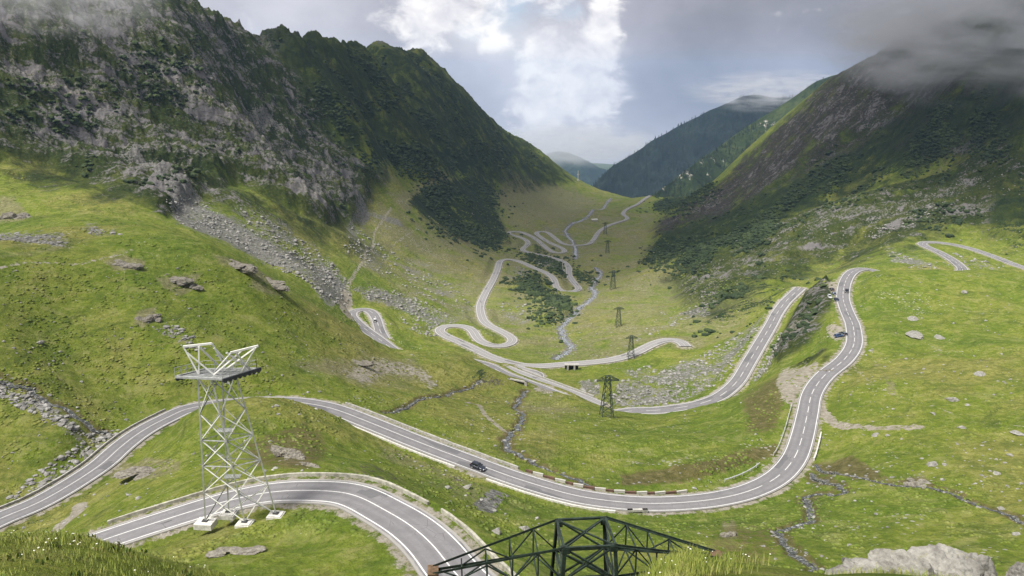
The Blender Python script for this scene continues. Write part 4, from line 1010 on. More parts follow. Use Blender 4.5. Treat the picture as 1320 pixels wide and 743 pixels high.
# ---------------------------------------------------------------- lattice pylons of the old power line
def build_pylon(H, b0, b1, armL, armR, droop, mat, fine, label, group=None, w=.14):
    """tapering square lattice mast with a pair of three-chord cross arms; local origin at the foot"""
    root = empty('power_pylon'); tag(root, label, 'pylon', group)
    arm = H-1.65
    def half(z): return b0+(b1-b0)*min(1, z/arm)
    def cor(i, z): s = half(z); return Vector(((-s, s, s, -s)[i], (-s, -s, s, s)[i], z))
    for i in range(4):
        mb = MB(); mb.angle(cor(i, -1.5), cor(i, H), w*1.5, w*.3, math.pi/2*i); mb.build('leg', mat, root)
    lv = [0]; z = 0; n = 7 if fine else 6
    lv = [arm*(1-(1-k/n)**1.15) for k in range(n+1)]
    for i in range(4):
        j = (i+1) % 4
        mb = MB()
        for k in range(n):
            mb.bar(cor(i, lv[k]), cor(j, lv[k+1]), w*.7); mb.bar(cor(j, lv[k]), cor(i, lv[k+1]), w*.7)
            if k % 2 == 0 or fine: mb.bar(cor(i, lv[k+1]), cor(j, lv[k+1]), w*.7)
        mb.build('lattice', mat, root)
    mb = MB()
    for i in range(4):
        j = (i+1) % 4
        mb.bar(cor(i, H), cor(j, H), w*.9); mb.bar(cor(i, arm), cor(j, arm), w*.9)
        mb.bar(cor(i, arm), cor(j, H), w*.7); mb.bar(cor(j, arm), cor(i, H), w*.7)
        g = cor(i, H); mb.box((g.x*.93, g.y*.93, H-.12), (.34, .34, .26) if fine else (.3, .3, .2))
    mb.bar(cor(0, H), cor(2, H), w*.6); mb.bar(cor(1, H), cor(3, H), w*.6); mb.bar(cor(0, arm), cor(2, arm), w*.6); mb.bar(cor(1, arm), cor(3, arm), w*.6)
    mb.build('head_frame', mat, root)
    for sx, ln in ((-1, armL), (1, armR)):
        c0, c1 = (cor(0, arm), cor(3, arm)) if sx < 0 else (cor(1, arm), cor(2, arm))
        t0, t1 = (cor(0, H), cor(3, H)) if sx < 0 else (cor(1, H), cor(2, H))
        tip = Vector((sx*(b1+ln), 0, arm-droop)); tw = Vector((0, .28, 0))
        mb = MB(); e0, e1 = tip-tw, tip+tw
        mb.angle(c0, e0, w*1.15, w*.25); mb.angle(c1, e1, w*1.15, w*.25); mb.angle(t0, e0+Vector((0,0,.2)), w, w*.22); mb.angle(t1, e1+Vector((0,0,.2)), w, w*.22)
        m = 5 if fine else 3
        pr = None
        for k in range(m+1):
            f = k/m*.97
            q = [c0.lerp(e0, f), c1.lerp(e1, f), t1.lerp(e1, f), t0.lerp(e0, f)]
            if k: 
                mb.bar(q[0], q[3], w*.55); mb.bar(q[1], q[2], w*.55); mb.bar(q[0], q[1], w*.55)
                if fine: mb.bar(q[3], q[2], w*.5)
            if pr:
                mb.bar(pr[0], q[3], w*.5) if k % 2 else mb.bar(pr[3], q[0], w*.5)
                mb.bar(pr[1], q[2], w*.5) if k % 2 else mb.bar(pr[2], q[1], w*.5)
                mb.bar(pr[0], q[1], w*.5) if k % 2 else mb.bar(pr[1], q[0], w*.5)
            pr = q
        a = mb.build('cross_arm', mat, root)
        if fine:
            mb = MB(); mb.box((tip.x, 0, tip.z+.02), (.5, .75, .42)); mb.build('end_plate', RUSTY, a)
            mb = MB()
            for k in range(5): mb.cyl(None, .12 if k % 2 == 0 else .07, tip+Vector((sx*.1, 0, -.25-.16*k)), tip+Vector((sx*.1, 0, -.41-.16*k)), 12)
            mb.build('insulator', GLASSY, a)
    return root
pn = PY(755, 672, 31.8)
gz = ground_z(pn[0], pn[1])
near_pyl = build_pylon(-20.25-gz, 2.3, 1.17, 5.9, 5.2, .12, GREENSTEEL, True, 'dark green lattice pylon head with cross arms rising from the bottom edge of the photo', w=.115)
near_pyl.location = (pn[0], pn[1], gz); near_pyl.rotation_euler.z = math.radians(5)
protos = None
for u, v, vt, lab in ((782,537,485,'dark green power pylon on the meadow, nearest and tallest of the row down the valley'), (813,462,433,'power pylon standing beside the long road ramp to the right hairpin'),
                  (797,421,396,'slim power pylon on the valley grass behind the long road ramp'), (790,373,349,'faint slim power pylon on the valley floor right of the stony stream'),
                  (783,327,310,'tiny power pylon on the valley floor right of the far switchbacks'), (780,302,287,'tiny power pylon beside the farthest straight of the valley road')):
    p = ground_px(u, v, 120)
    h = tslope(vt)*p[1]-p[2]
    if protos is None: protos = o = build_pylon(16.0, 2.35, .80, 3.6, 3.6, .2, FARSTEEL, False, lab, 'power line pylons down the valley', w=.17)
    else: o = copy_tree(protos); o['label'] = lab
    o.location = (p[0], p[1], p[2]); k = h/16.0; o.scale = (k*.95, k*.95, k); o.rotation_euler.z = math.radians(6)
# ---------------------------------------------------------------- walls and rails along the roads
RD = {r[0]: r for r in ROADS}
def idx_at(road, u, v):
    S = RD[road][1]; pu, pv = project(S[:,0], S[:,1], S[:,2]); return int(np.argmin((pu-u)**2+(pv-v)**2))
def side_path(road, i0, i1, off):
    S = RD[road][1]; T = np.gradient(S[:,:2], axis=0); T /= np.linalg.norm(T, axis=1, keepdims=True)
    P = S.copy(); P[:,0] += T[:,1]*off; P[:,1] -= T[:,0]*off
    i0, i1 = min(i0, i1), max(i0, i1)
    return P[i0:i1+1], T[i0:i1+1]
def wall_along(name, road, a, b, off, h, w_, mat, label, cat, group=None, z0=-.7, step=1):
    P, T = side_path(road, idx_at(road, *a), idx_at(road, *b), off)
    P, T = P[::step], T[::step]
    V = []; F = []; c = P[len(P)//2].copy()
    jit = rng.normal(0, .03, (len(P), 2))
    for k, (p, t_) in enumerate(zip(P, T)):
        nx, ny = t_[1], -t_[0]
        for sx, z in ((-1, z0), (-1, h), (1, h), (1, z0)):
            hw = w_/2+jit[k,0]; zz = z+(jit[k,1] if z == h else 0)
            V.append((p[0]+nx*hw*sx-c[0], p[1]+ny*hw*sx-c[1], p[2]+zz-c[2]))
    for k in range(len(P)-1):
        for q in range(4): F.append((k*4+q, k*4+(q+1) % 4, k*4+4+(q+1) % 4, k*4+4+q))
    F += [(0, 1, 2, 3), tuple(len(V)-4+q for q in (3, 2, 1, 0))]
    mb = MB(); mb.v = V; mb.f = F
    o = mb.build(name, mat); o.location = c; tag(o, label, cat, group)
    return o
wall_along('parapet_wall', 'near', (623,772), (538,640), 5.3, .42, .36, WALLC, 'low pale parapet wall on the outer edge of the near bend, right hand length', 'wall', step=2)
wall_along('parapet_wall', 'near', (515,652), (132,698), 5.2, .42, .36, WALLC, 'long low pale parapet wall curving round the outer edge of the near bend behind the white tower', 'wall', step=2)
wall_along('parapet_wall', 'main', (430,527), (655,613), -4.6, .5, .35, CONCGREY, 'grey parapet wall along the far edge of the main road left of the dark car', 'wall', step=2)
wall_along('parapet_wall', 'main', (0,671), (235,530), -4.7, .35, .35, CONCGREY, 'low grey edge wall on the far side of the main road at the left edge', 'wall', step=2)
wall_along('kerb', 'main', (420,526), (600,592), 4.3, .22, .45, CONC, 'broken pale concrete kerb on the near edge of the main road before the dark car', 'kerb', step=3)
wall_along('kerb', 'main', (640,608), (800,647), 4.3, .2, .45, CONC, 'pale concrete kerb on the near edge of the main road opposite the red and white barrier', 'kerb', step=3)
wall_along('parapet_wall', 'main', (1036,556), (1026,588), 4.7, .6, .35, CONC, 'short white parapet wall on the right edge of the main road above the creek mouth', 'wall')
wall_along('parapet_wall', 'ribbon', (755,514), (664,480), 4.3, .7, .5, CONCGREY, 'long grey retaining parapet beside the narrow ribbon of road at the valley head', 'wall', z0=-2.5)
wall_along('parapet_wall', 'lower', (698,500), (630,472), -4.4, .7, .5, CONCGREY, 'grey parapet along the far edge of the road over the dark culvert', 'wall', z0=-1)
RUST = simple_mat('rusty_red_barrier', (.125,.075,.055), .9, 0, .35, 1.2)
WHITE = simple_mat('whitewashed_barrier', (.42,.41,.37), .85, 0, .15, 1.2)
i0, i1 = idx_at('main', 668, 618), idx_at('main', 900, 647)
P, T = side_path('main', i0, i1, -4.7)
cuts = np.linspace(0, len(P)-1, 17).astype(int)
ordw = ['first','second','third','fourth','fifth','sixth','seventh','eighth']
for k in range(16):
    a, b = P[cuts[k]], P[cuts[k+1]]; d = b-a; ln = np.hypot(d[0], d[1]); c = (a+b)/2
    hh = .42 if k % 2 else .34
    mb = MB(); mb.box((0,0,(hh-.8)/2), (ln*.93, .4, hh+.8)); mb.box((0,0,hh+.04), (ln*.95, .48, .09))
    o = mb.build('barrier_block', WHITE if k % 2 else RUST); o.location = c; o.rotation_euler.z = math.atan2(d[1], d[0])
    bv = o.modifiers.new('edge', 'BEVEL'); bv.width = .04
    tag(o, '%s %s concrete barrier block from the left beside the main road' % (ordw[k//2], 'white' if k % 2 else 'rusty red'), 'barrier', 'red and white barrier blocks along the main road')
RAIL = simple_mat('guard_rail_steel', (.62,.63,.62), .5, .3, .15, 1)
def guard_rail(road, a, b, off, label):
    P, T = side_path(road, idx_at(road, *a), idx_at(road, *b), off); P = P[::2]; T = T[::2]; c = P[len(P)//2].copy()
    root = empty('guard_rail', tuple(c)); tag(root, label, 'guard rail', 'steel guard rails on the big bend')
    P = P-c; V = []; F = []
    prof = [(-.04,.45),(.05,.52),(-.03,.62),(.05,.72),(-.04,.80),(-.08,.80),(-.02,.62),(-.08,.45)]
    m = len(prof)
    for p, t_ in zip(P, T):
        for x, z in prof: V.append((p[0]+t_[1]*x, p[1]-t_[0]*x, p[2]+z))
    for k in range(len(P)-1):
        for q in range(m): F.append((k*m+q, k*m+(q+1) % m, k*m+m+(q+1) % m, k*m+m+q))
    mb = MB(); mb.v = V; mb.f = F; mb.build('rail', RAIL, root)
    for p, t_ in list(zip(P, T))[::2]: MB().box((p[0]-t_[1]*.15, p[1]+t_[0]*.15, p[2]+.15), (.14, .14, 1.3)).build('post', RAIL, root)
guard_rail('main', (1022,594), (1043,524), -5.0, 'steel guard rail on the left edge of the main road below the gravel lay-by')
guard_rail('main', (958,636), (1012,608), -6.2, 'steel guard rail on the grass inside the big bend of the main road')
# culverts and the bridge
def culvert(px, y0, sz, label, yaw=0.0):
    p = ground_px(*px, y0); w_, h = sz; p = (p[0], p[1]+.3, p[2]-.75)
    root = empty('culvert', p, yaw); tag(root, label, 'culvert')
    mb = MB(); mb.box((-w_*.5-.6, 0, .0), (1.2, .7, h+1.6)); mb.box((w_*.5+.6, 0, .0), (1.2, .7, h+1.6)); mb.box((0, 0, h*.5+.55), (w_+2.4, .8, .5))
    mb.build('headwall', CONCGREY, root)
    mb = MB(); mb.box((0, .45, 0), (w_, .3, h+1)); mb.build('opening', DARKHOLE, root)  # dark panel; shade of the hollow is put into its colour
    return root
culvert((822,661.5), 100, (2.2,1.5), 'small stone culvert with a dark opening under the main road', .03)
culvert((667,494), 200, (7.0,2.6), 'wide dark culvert under the lower road at the valley head', -.5)
pb = ground_px(737, 477, 300)
root = empty('bridge_support', pb, .0); tag(root, 'concrete bridge support under the long road ramp beside the stream', 'bridge support')
for dx in (-2.2, 1.4): MB().box((dx, 0, 1.0), (.9, 2.2, 4.2)).build('pier', CONCGREY, root)
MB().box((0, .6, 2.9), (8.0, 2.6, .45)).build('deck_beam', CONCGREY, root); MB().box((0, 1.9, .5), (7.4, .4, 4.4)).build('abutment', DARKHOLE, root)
# ---------------------------------------------------------------- cars
def paint(name, col): 
    t = NT(name); return t.out(t.bsdf((*col, 1), .28, None, .25, .5, **{'Coat Weight': .5, 'Coat Roughness': .1}))
CARGLASS = NT('car_glass'); CARGLASS = CARGLASS.out(CARGLASS.bsdf((.012,.015,.02,1), .06, None, 0, .6))
TYRE = simple_mat('tyre_rubber', (.015,.015,.016), .9, 0, .2, 4); RIMM = simple_mat('wheel_rim', (.45,.46,.47), .35, .7, .1, 4)
LAMP = simple_mat('lamp_glass', (.75,.76,.74), .15, 0, .05, 3); TAIL = simple_mat('tail_lamp', (.28,.012,.012), .2, 0, .05, 3)
def loft(secs):
    """secs: list of rings of points, same count -> closed body"""
    V = [p for s in secs for p in s]; m = len(secs[0]); F = []
    for k in range(len(secs)-1):
        for q in range(m): F.append((k*m+q, k*m+(q+1) % m, k*m+m+(q+1) % m, k*m+m+q))
    F += [tuple(range(m)), tuple(len(V)-m+q for q in range(m-1, -1, -1))]
    mb = MB(); mb.v = V; mb.f = F
    return mb
def build_car(mat, kind, label, group=None):
    L_, W_, H_ = {'hatch': (4.1, 1.76, 1.48), 'estate': (4.6, 1.82, 1.50), 'van': (4.8, 1.9, 1.9)}[kind]
    root = empty('car'); tag(root, label, 'car', group)
    # body: (x, low, belt, half width)
    hood = .92 if kind != 'van' else 1.1
    st = [(-.5,.42,.78,.80),(-.485,.28,.92,.90),(-.40,.22,.97,.97),(-.2,.20,.96,1.0),(.1,.20,.94,1.0),(.26,.20,hood,.99),(.40,.22,hood-.10,.95),(.48,.28,.70,.86),(.5,.40,.60,.78)]
    secs = []
    for x, lo, be, k in st:
        w_ = W_/2*k; X = x*L_
        secs.append([(X,-w_*.93,lo),(X,-w_,lo+.14),(X,-w_,be-.12),(X,-w_*.90,be),(X,w_*.90,be),(X,w_,be-.12),(X,w_,lo+.14),(X,w_*.93,lo)])
    b = loft(secs).build('body', mat, root, True); m_ = b.modifiers.new('smooth', 'SUBSURF'); m_.levels = m_.render_levels = 1
    rear = {'hatch': (-.47,-.38), 'estate': (-.48,-.42), 'van': (-.485,-.46)}[kind]; fr = {'hatch': (.20,.02), 'estate': (.20,.03), 'van': (.32,.16)}[kind]
    cab = []
    for x, z, k in ((rear[0], .90, .84), (rear[1], H_-.05, .70), (-.15, H_, .74), (fr[1], H_-.04, .71), (fr[0], .90, .85)):
        w_ = W_/2*k; X = x*L_; cab.append([(X,-w_*.98,z-.03),(X,-w_*.7,z),(X,w_*.7,z),(X,w_*.98,z-.03)])
    # roof skin over a glass house
    V = []; F = []
    top = [(rear[1]*L_, H_-.05, .71), (-.15*L_, H_+.01, .75), (fr[1]*L_, H_-.04, .72)]
    for x, z, k in top:
        w_ = W_/2*k; V += [(x,-w_,z-.05),(x,-w_*.8,z+.015),(x,w_*.8,z+.015),(x,w_,z-.05)]
    for k in range(2):
        for q in range(3): F.append((k*4+q, k*4+q+1, k*4+5+q, k*4+4+q))
        F.append((k*4+3, k*4, k*4+4, k*4+7))
    F += [(3,2,1,0),(8,9,10,11)]
    mb = MB(); mb.v = V; mb.f = F; mb.build('roof', mat, root)
    V = []; F = []
    pr = [(rear[0]*L_, .88), (rear[1]*L_, H_-.07), (-.15*L_, H_-.02), (fr[1]*L_, H_-.06), (fr[0]*L_, .88)]
    lw = [W_/2*.86]*5; tw_ = [W_/2*.86, W_/2*.70, W_/2*.735, W_/2*.705, W_/2*.86]
    n = len(pr)
    for s in (-1, 1):
        for (x, z), w_ in zip(pr, tw_): V.append((x, s*w_, z))
        V.append((-.15*L_, s*W_/2*.87, .88))
    for k in range(n-1): F.append((k, k+1, n+1+k+1, n+1+k))
    F += [tuple(range(n)), tuple(2*n-q for q in range(n))]
    mb = MB(); mb.v = [v for v in V if True]; mb.f = [f for f in F]
    mb.build('windows', CARGLASS, root)
    for sx in (-1, 1):
        mb = MB(); mb.bar((-.05*L_, sx*W_/2*.885, .88), (-.07*L_, sx*W_/2*.74, H_-.06), .09); mb.bar((rear[0]*L_+.12, sx*W_/2*.885, .88), (rear[1]*L_+.05, sx*W_/2*.73, H_-.07), .12); mb.bar((fr[0]*L_-.02, sx*W_/2*.885, .88), (fr[1]*L_, sx*W_/2*.73, H_-.06), .08)
        mb.build('pillar', mat, root)
        MB().box((fr[0]*L_-.15, sx*(W_/2+.06), .98), (.16, .2, .13)).build('mirror', mat, root)
        for x in (-.30, .31):
            c = Vector((x*L_, sx*(W_/2-.09), .31)); wl = MB().cyl(None, .31, c-Vector((0,.1,0)), c+Vector((0,.1,0)), 18).build('wheel', TYRE, root)
            MB().cyl(None, .2, c+Vector((0,sx*.06,0)), c+Vector((0,sx*.115,0)), 14).build('rim', RIMM, wl)
        MB().box((.475*L_, sx*W_/2*.66, .66), (.14, .36, .13)).build('headlight', LAMP, root)
        MB().box((-.488*L_, sx*W_/2*.74, .80), (.08, .26, .2)).build('tail_lamp', TAIL, root)
    MB().box((0, 0, .3), (L_*.9, W_*.8, .14)).build('underbody', TYRE, root)
    for x in (-.503, .503): MB().box((x*L_, 0, .5), (.02, .5, .12)).build('number_plate', PALE, root)
    return root
def road_pose(road, u, v, off, flip=False):
    i = idx_at(road, u, v); S = RD[road][1]; j = min(i+2, len(S)-1); k = max(i-2, 0)
    d = S[j]-S[k]; n = math.hypot(d[0], d[1]); a = math.atan2(d[1], d[0])
    x, y = S[i,0]+d[1]/n*off, S[i,1]-d[0]/n*off
    z = S[i,2]+.055+.00022*S[i,1]
    return (x, y, z), a+(math.pi if flip else 0), math.atan2(d[2], n)*(-1 if flip else 1)
def put(o, pose):
    o.location = pose[0]; o.rotation_euler = (0, -pose[2], pose[1])
put(build_car(paint('dark_blue_paint', (.018,.022,.038)), 'hatch', 'dark blue hatchback driving on the main road beside the red and white barrier', 'cars on the mountain road'), road_pose('main', 620, 600, 1.6))
c2 = build_car(paint('black_paint', (.012,.012,.014)), 'estate', 'dark estate car driving in the right lane at the top of the steep straight', 'cars on the mountain road'); put(c2, road_pose('main', 1088, 377, 1.7, True))
c3 = build_car(paint('silver_paint', (.55,.56,.58)), 'estate', 'silver car parked at the front of the lay-by left of the steep straight', 'parked cars in the upper lay-by')
c4 = build_car(paint('grey_blue_paint', (.13,.16,.22)), 'hatch', 'grey blue hatchback parked in the lay-by behind the silver car', 'parked cars in the upper lay-by')
c5 = build_car(paint('white_paint', (.70,.70,.68)), 'van', 'white van driving round the left hairpin below the grassy spur', 'cars on the mountain road'); put(c5, road_pose('lower', 486.5, 414, 1.5, True))
def at_ground(o, u, v, y0, rz):
    p = ground_px(u, v, y0); e = .9
    x, y = p[0], p[1]; gx = (ground_z(x+e, y)-ground_z(x-e, y))/(2*e); gy = (ground_z(x, y+e)-ground_z(x, y-e))/(2*e)
    nrm = Vector((-gx, -gy, 1)).normalized(); q = Vector((0,0,1)).rotation_difference(nrm)
    o.location = (p[0], p[1], p[2]-.02); o.rotation_euler = (q.to_matrix() @ Matrix.Rotation(rz, 3, 'Z')).to_euler()
at_ground(c3, 1069.5, 384, 250, math.radians(-100)); at_ground(c4, 1075, 380, 250, math.radians(80))
def another(src, mat, label, group):
    o = copy_tree(src); o['label'] = label; o['group'] = group
    for ch in children(o):
        if ch.name.split('.')[0] in ('body', 'roof', 'pillar', 'mirror'):
            ch.data = ch.data.copy(); ch.data.materials.clear(); ch.data.materials.append(mat)
    return o
bpy.context.view_layer.update()
at_ground(another(c4, paint('dark_grey_paint', (.04,.04,.045)), 'dark grey hatchback parked farthest back in the lay-by near the top of the straight', 'parked cars in the upper lay-by'), 1072, 374.5, 250, math.radians(85))
at_ground(another(c3, paint('navy_paint', (.02,.03,.06)), 'navy estate car parked half hidden at the lower end of the upper lay-by', 'parked cars in the upper lay-by'), 1078.5, 388.5, 250, math.radians(-95))
at_ground(another(c4, paint('blue_paint', (.05,.10,.22)), 'blue hatchback parked on the small gravel patch halfway up the steep straight', 'parked cars in the lower lay-by'), 1081.5, 434.5, 200, math.radians(15))
at_ground(another(c3, paint('slate_paint', (.10,.11,.12)), 'slate grey estate parked on the gravel patch closest to the road edge', 'parked cars in the lower lay-by'), 1086.5, 432, 200, math.radians(100))
# ---------------------------------------------------------------- small far things
p = ground_px(766, 285.5, 500)
root = empty('cabin', p, .2); tag(root, 'small white roofed cabin on the far valley grass beside the stream', 'cabin')
MB().box((0,0,1.2), (11,7,3.2)).build('wall', simple_mat('cabin_wall', (.45,.43,.38)), root)
mb = MB(); mb.add([(-6,-4,2.7),(6,-4,2.7),(6,4,2.7),(-6,4,2.7),(-6,0,5),(6,0,5)], [(0,1,5,4),(2,3,4,5),(0,4,3),(1,2,5),(3,2,1,0)]); mb.build('roof', WHITE, root)
p = ground_px(745, 233.5, 700)
root = empty('mast', p); tag(root, 'white mast standing on the crest at the far end of the valley', 'mast')
MB().bar((0,0,-2), (0,0,26), 1.7).build('pole', WHITE, root); MB().box((0,0,16), (5,2,3)).build('antenna', WHITE, root); MB().box((0,0,1.5), (5,5,4)).build('hut', WHITE, root)
p = ground_px(727, 351, 500)
root = empty('marker_post', p); tag(root, 'thin white post standing below the far switchbacks', 'post')
MB().bar((-1,0,0), (-2.6,0,19), .9).build('pole', WHITE, root); MB().box((0,0,1), (2.2,2,4)).build('base', CONC, root)
p = PY(436, 55, 210)
bd_ = bmesh.new()
mb = MB(); mb.bar((-.28,0,0), (.22,0,.02), .13, .11, 8); mb.bar((.22,0,.02), (.34,0,.03), .07, .06, 6)
mb.add([(-.08,.03,.03),(.12,.03,.03),(.16,.42,.12),(-.02,.78,.02),(-.06,.4,.08)], [(0,1,2,4),(4,2,3)]); mb.add([(-.08,-.03,.03),(.12,-.03,.03),(.16,-.42,.12),(-.02,-.78,.02),(-.06,-.4,.08)], [(1,0,4,2),(2,4,3)])
mb.add([(-.26,.03,0),(-.26,-.03,0),(-.5,-.1,.01),(-.5,.1,.01)], [(0,1,2,3)])
o = mb.build('bird', simple_mat('dark_plumage', (.02,.02,.022), .8)); o.location = p; o.rotation_euler = (.1, .1, .5); tag(o, 'small dark bird gliding in the sky right of the jagged ridge', 'bird')
bd_.free()
# ---------------------------------------------------------------- rocks
def rock_material(name, dark, mid, lite, strata=2.0):
    t = NT(name); co = t.n('ShaderNodeNewGeometry').outputs['Position']
    n1 = t.noise(co, 1.1, 8, .7, .3)
    sm = t.n('ShaderNodeMapping', {'Vector': co, 'Rotation': (.5, .35, .3), 'Scale': (.5, .5, strata)})
    n2 = t.noise(sm, 2.3, 8, .72, .2); n3 = t.noise(co, 9, 6, .75)
    h = t.math('ADD', t.math('MULTIPLY', n1, .35), t.math('ADD', t.math('MULTIPLY', n2, .4), t.math('MULTIPLY', n3, .25)))
    c = t.ramp(h, [(.34, dark), (.47, mid), (.60, lite), (.72, [min(1, q*1.45) for q in lite])])
    li = t.step(t.noise(co, 3.1, 7, .7), .56, .64)
    c = t.mix(t.math('MULTIPLY', li, .55), c, (.30,.28,.12))
    li2 = t.step(t.noise(co, 2.3, 8, .75, .5), .60, .66)
    c = t.mix(t.math('MULTIPLY', li2, .7), c, (.055,.05,.035))
    return t.out(t.bsdf(c, .95, t.bump(h, .8, .18), 0, .15))
ROCKM = rock_material('lichen_rock', (.045,.043,.038), (.19,.182,.165), (.37,.36,.325))
OUTM = rock_material('outcrop_rock', (.045,.042,.036), (.150,.138,.115), (.30,.28,.245), 3.2)
PALEROCK = rock_material('pale_boulder_rock', (.075,.072,.065), (.195,.19,.172), (.34,.33,.305))
def noise3(V, f, seed):
    a = pnoise(V[:,0]*f+seed, V[:,1]*f+V[:,2]*f*.57, seed % 50+500); b = pnoise(V[:,1]*f+7+seed, V[:,2]*f+V[:,0]*f*.61, seed % 50+560)
    return (a+b)*.6
def rock_mesh(name, sub, seed, chop=7, rough=.22, fine=.06, ridged=False):
    """a broken block: the solid between random planes, then chipped, stepped along its bedding and pitted"""
    bm = bmesh.new(); bmesh.ops.create_icosphere(bm, subdivisions=sub, radius=1)
    V = np.array([v.co[:] for v in bm.verts]); r = np.random.default_rng(seed)
    n = r.normal(size=(chop*3+6, 3)); n /= np.linalg.norm(n, axis=1, keepdims=True); d = .62+.36*r.random(len(n))
    c = V @ n.T; R = np.where(c > .12, d[None]/np.maximum(c, .12), 9).min(1); R = np.minimum(R, 1.25)
    X = V*R[:,None]
    k = noise3(X, 2.0, seed)*rough*.5 + noise3(X, 5.5, seed+3)*fine
    if ridged:
        bed = X @ (np.array([.35,.2,.9])/1.0) + noise3(X, 1.7, seed+9)*.12
        q = bed*7; st_ = (q-np.floor(q)); k += (np.minimum(st_*5, 1)-.5)*fine*.7
        k -= np.maximum(0, .16-np.abs(noise3(X, 3.2, seed+8)))*fine*6*.8 + np.maximum(0, .12-np.abs(noise3(X, 7.5, seed+11)))*fine*3
        k += noise3(X, 14, seed+5)*fine*.45
    X = X + V*k[:,None]
    for v, p in zip(bm.verts, X): v.co = p
    me = bpy.data.meshes.new(name); bm.to_mesh(me); bm.free()
    me.polygons.foreach_set('use_smooth', [False]*len(me.polygons))
    return me
def set_rock(name, me, mat, p, size, rz, label, cat, group=None, tilt=0.0):
    o = bpy.data.objects.new(name, me); COL.objects.link(o)
    if not me.materials: me.materials.append(mat)
    o.location = p; o.scale = size; o.rotation_euler = (tilt, tilt*.6, rz); tag(o, label, cat, group)
    return o
def outcrop_mesh(name, seed, n=8, sub=4, flat=1.0):
    r = np.random.default_rng(seed); VV_ = []; FF_ = []; off = 0; dip = .25+.35*r.random()
    for i in range(n):
        m = rock_mesh('tmp_rock', sub, seed*31+i, 10, .20, .10, True); V = np.array([v.co[:] for v in m.vertices]); Fm = np.array([p.vertices[:] for p in m.polygons]); bpy.data.meshes.remove(m)
        sc_ = np.array([.30+.30*r.random(), .35+.3*r.random(), .20+.30*r.random()])*np.array([1,1,flat]); V = V*sc_
        a = dip+.15*r.normal(); V = np.stack([V[:,0]*math.cos(a)-V[:,2]*math.sin(a), V[:,1], V[:,0]*math.sin(a)+V[:,2]*math.cos(a)], 1)
        x = -.75+1.5*(i+.5*r.random())/n; V += np.array([x, r.normal(0, .28), .25*(1-x*x)*r.random()-.05])
        VV_.append(V); FF_.append(Fm+off); off += len(V)
    me = np_mesh(name, np.vstack(VV_), np.vstack(FF_), False); return me
# outcrops: (u, v, width px, depth factor, height factor, sink, tilt, yaw, label)
for k, (u, v, wp, df, hf, sink, tilt, yaw, lab) in enumerate([
    (187,612,88,.55,.24,.30,.10,.1,'broad brown grey rock outcrop in the grass left of the white tower'),
    (372,590,66,.5,.42,.35,.30,-.55,'slanting grey rock outcrop on the knoll right of the white tower'),
    (400,602,30,.5,.30,.3,.2,-.3,'small dark rock outcrop at the foot of the knoll right of the white tower'),
    (160,344,52,.6,.26,.3,.1,.15,'flat grey rock outcrop just below the crest of the left hill'),
    (222,362,56,.6,.26,.3,.2,-.1,'grey rock outcrop below the middle of the left hill crest'),
    (246,371,34,.6,.40,.3,.3,-.5,'craggy dark rock outcrop right of the middle of the left hill'),
    (190,412,34,.7,.42,.3,.3,.5,'dark craggy outcrop in the middle of the green left hillside'),
    (305,345,64,.5,.26,.3,.2,-.4,'long rocky rib on the right shoulder of the left hill'),
    (350,368,58,.5,.22,.3,.2,-.45,'low rocky rib at the lower end of the left hill shoulder'),
    (305,716,80,.5,.10,.35,.0,.05,'flat grey rock slab in the grass at the bottom below the near bend'),
    (941,692,24,.7,.60,.3,.2,.2,'upright grey rock in the meadow below the big bend'),
    (18,282,44,.6,.45,.35,.2,.2,'grey rock face on the upper meadow at the left edge'),
    (1186,626,38,.6,.26,.35,.1,-.1,'grey rock ledge in the creek below the right meadow'),
    (1066,480,24,.6,.3,.35,.1,.4,'rocky bank on the right side of the main road above the bend'),
    (460,470,50,.5,.18,.4,.1,.1,'weathered pale bank above the sandy patch behind the main road')]):
    p = ground_px(u, v, 60)
    rw = wp*p[1]/FPX*.5*1.05
    set_rock('rock_outcrop', outcrop_mesh('rock_outcrop', 40+k), OUTM, (p[0], p[1]+rw*df*.4, p[2]+rw*hf*(.2-sink)), (rw, rw*df, rw*hf*1.7), yaw, lab, 'rock outcrop', 'rock outcrops in the grass', tilt*.4)
# big boulder at the viewer's feet
FORE = []
def fore_block(x, y, z, sx, sy, sz, seed, yaw, tilt):
    m = rock_mesh('tmp_rock', 5, seed, 6, .16, .05, True); V = np.array([v.co[:] for v in m.vertices])*np.array([sx, sy, sz]); Fm = np.array([p.vertices[:] for p in m.polygons]); bpy.data.meshes.remove(m)
    R = np.array(Matrix.Rotation(yaw, 3, 'Z') @ Matrix.Rotation(tilt, 3, 'Y')); V = V @ R.T + np.array([x, y, z]); FORE.append((V, Fm))
for q in ((-.95,.0,-.06,.95,.8,.72,701,.1,.06), (-.25,.1,.03,.95,.8,.74,702,-.2,.02), (.55,.05,.0,.95,.85,.70,713,.3,.06), (1.2,.0,-.10,.85,.8,.66,704,.1,.14), (1.75,-.1,-.30,.55,.6,.55,715,.1,.3), (-1.55,-.1,-.28,.65,.6,.58,705,.2,-.2),
          (.2,-.5,-.12,.8,.5,.64,706,.5,.05), (-.6,-.6,-.2,.85,.5,.62,707,-.4,.05), (.95,-.55,-.22,.8,.5,.6,708,.2,.1)): fore_block(*q)
off = 0; VV_ = []; FF_ = []
for V, Fm in FORE: VV_.append(V); FF_.append(Fm+off); off += len(V)
set_rock('rock', np_mesh('rock', np.vstack(VV_), np.vstack(FF_), False), ROCKM, (7.98, 13.2, -9.66), (.90, 1.0, 1.05), .03, 'large lichen covered grey rock at the bottom right corner of the photo', 'rock')
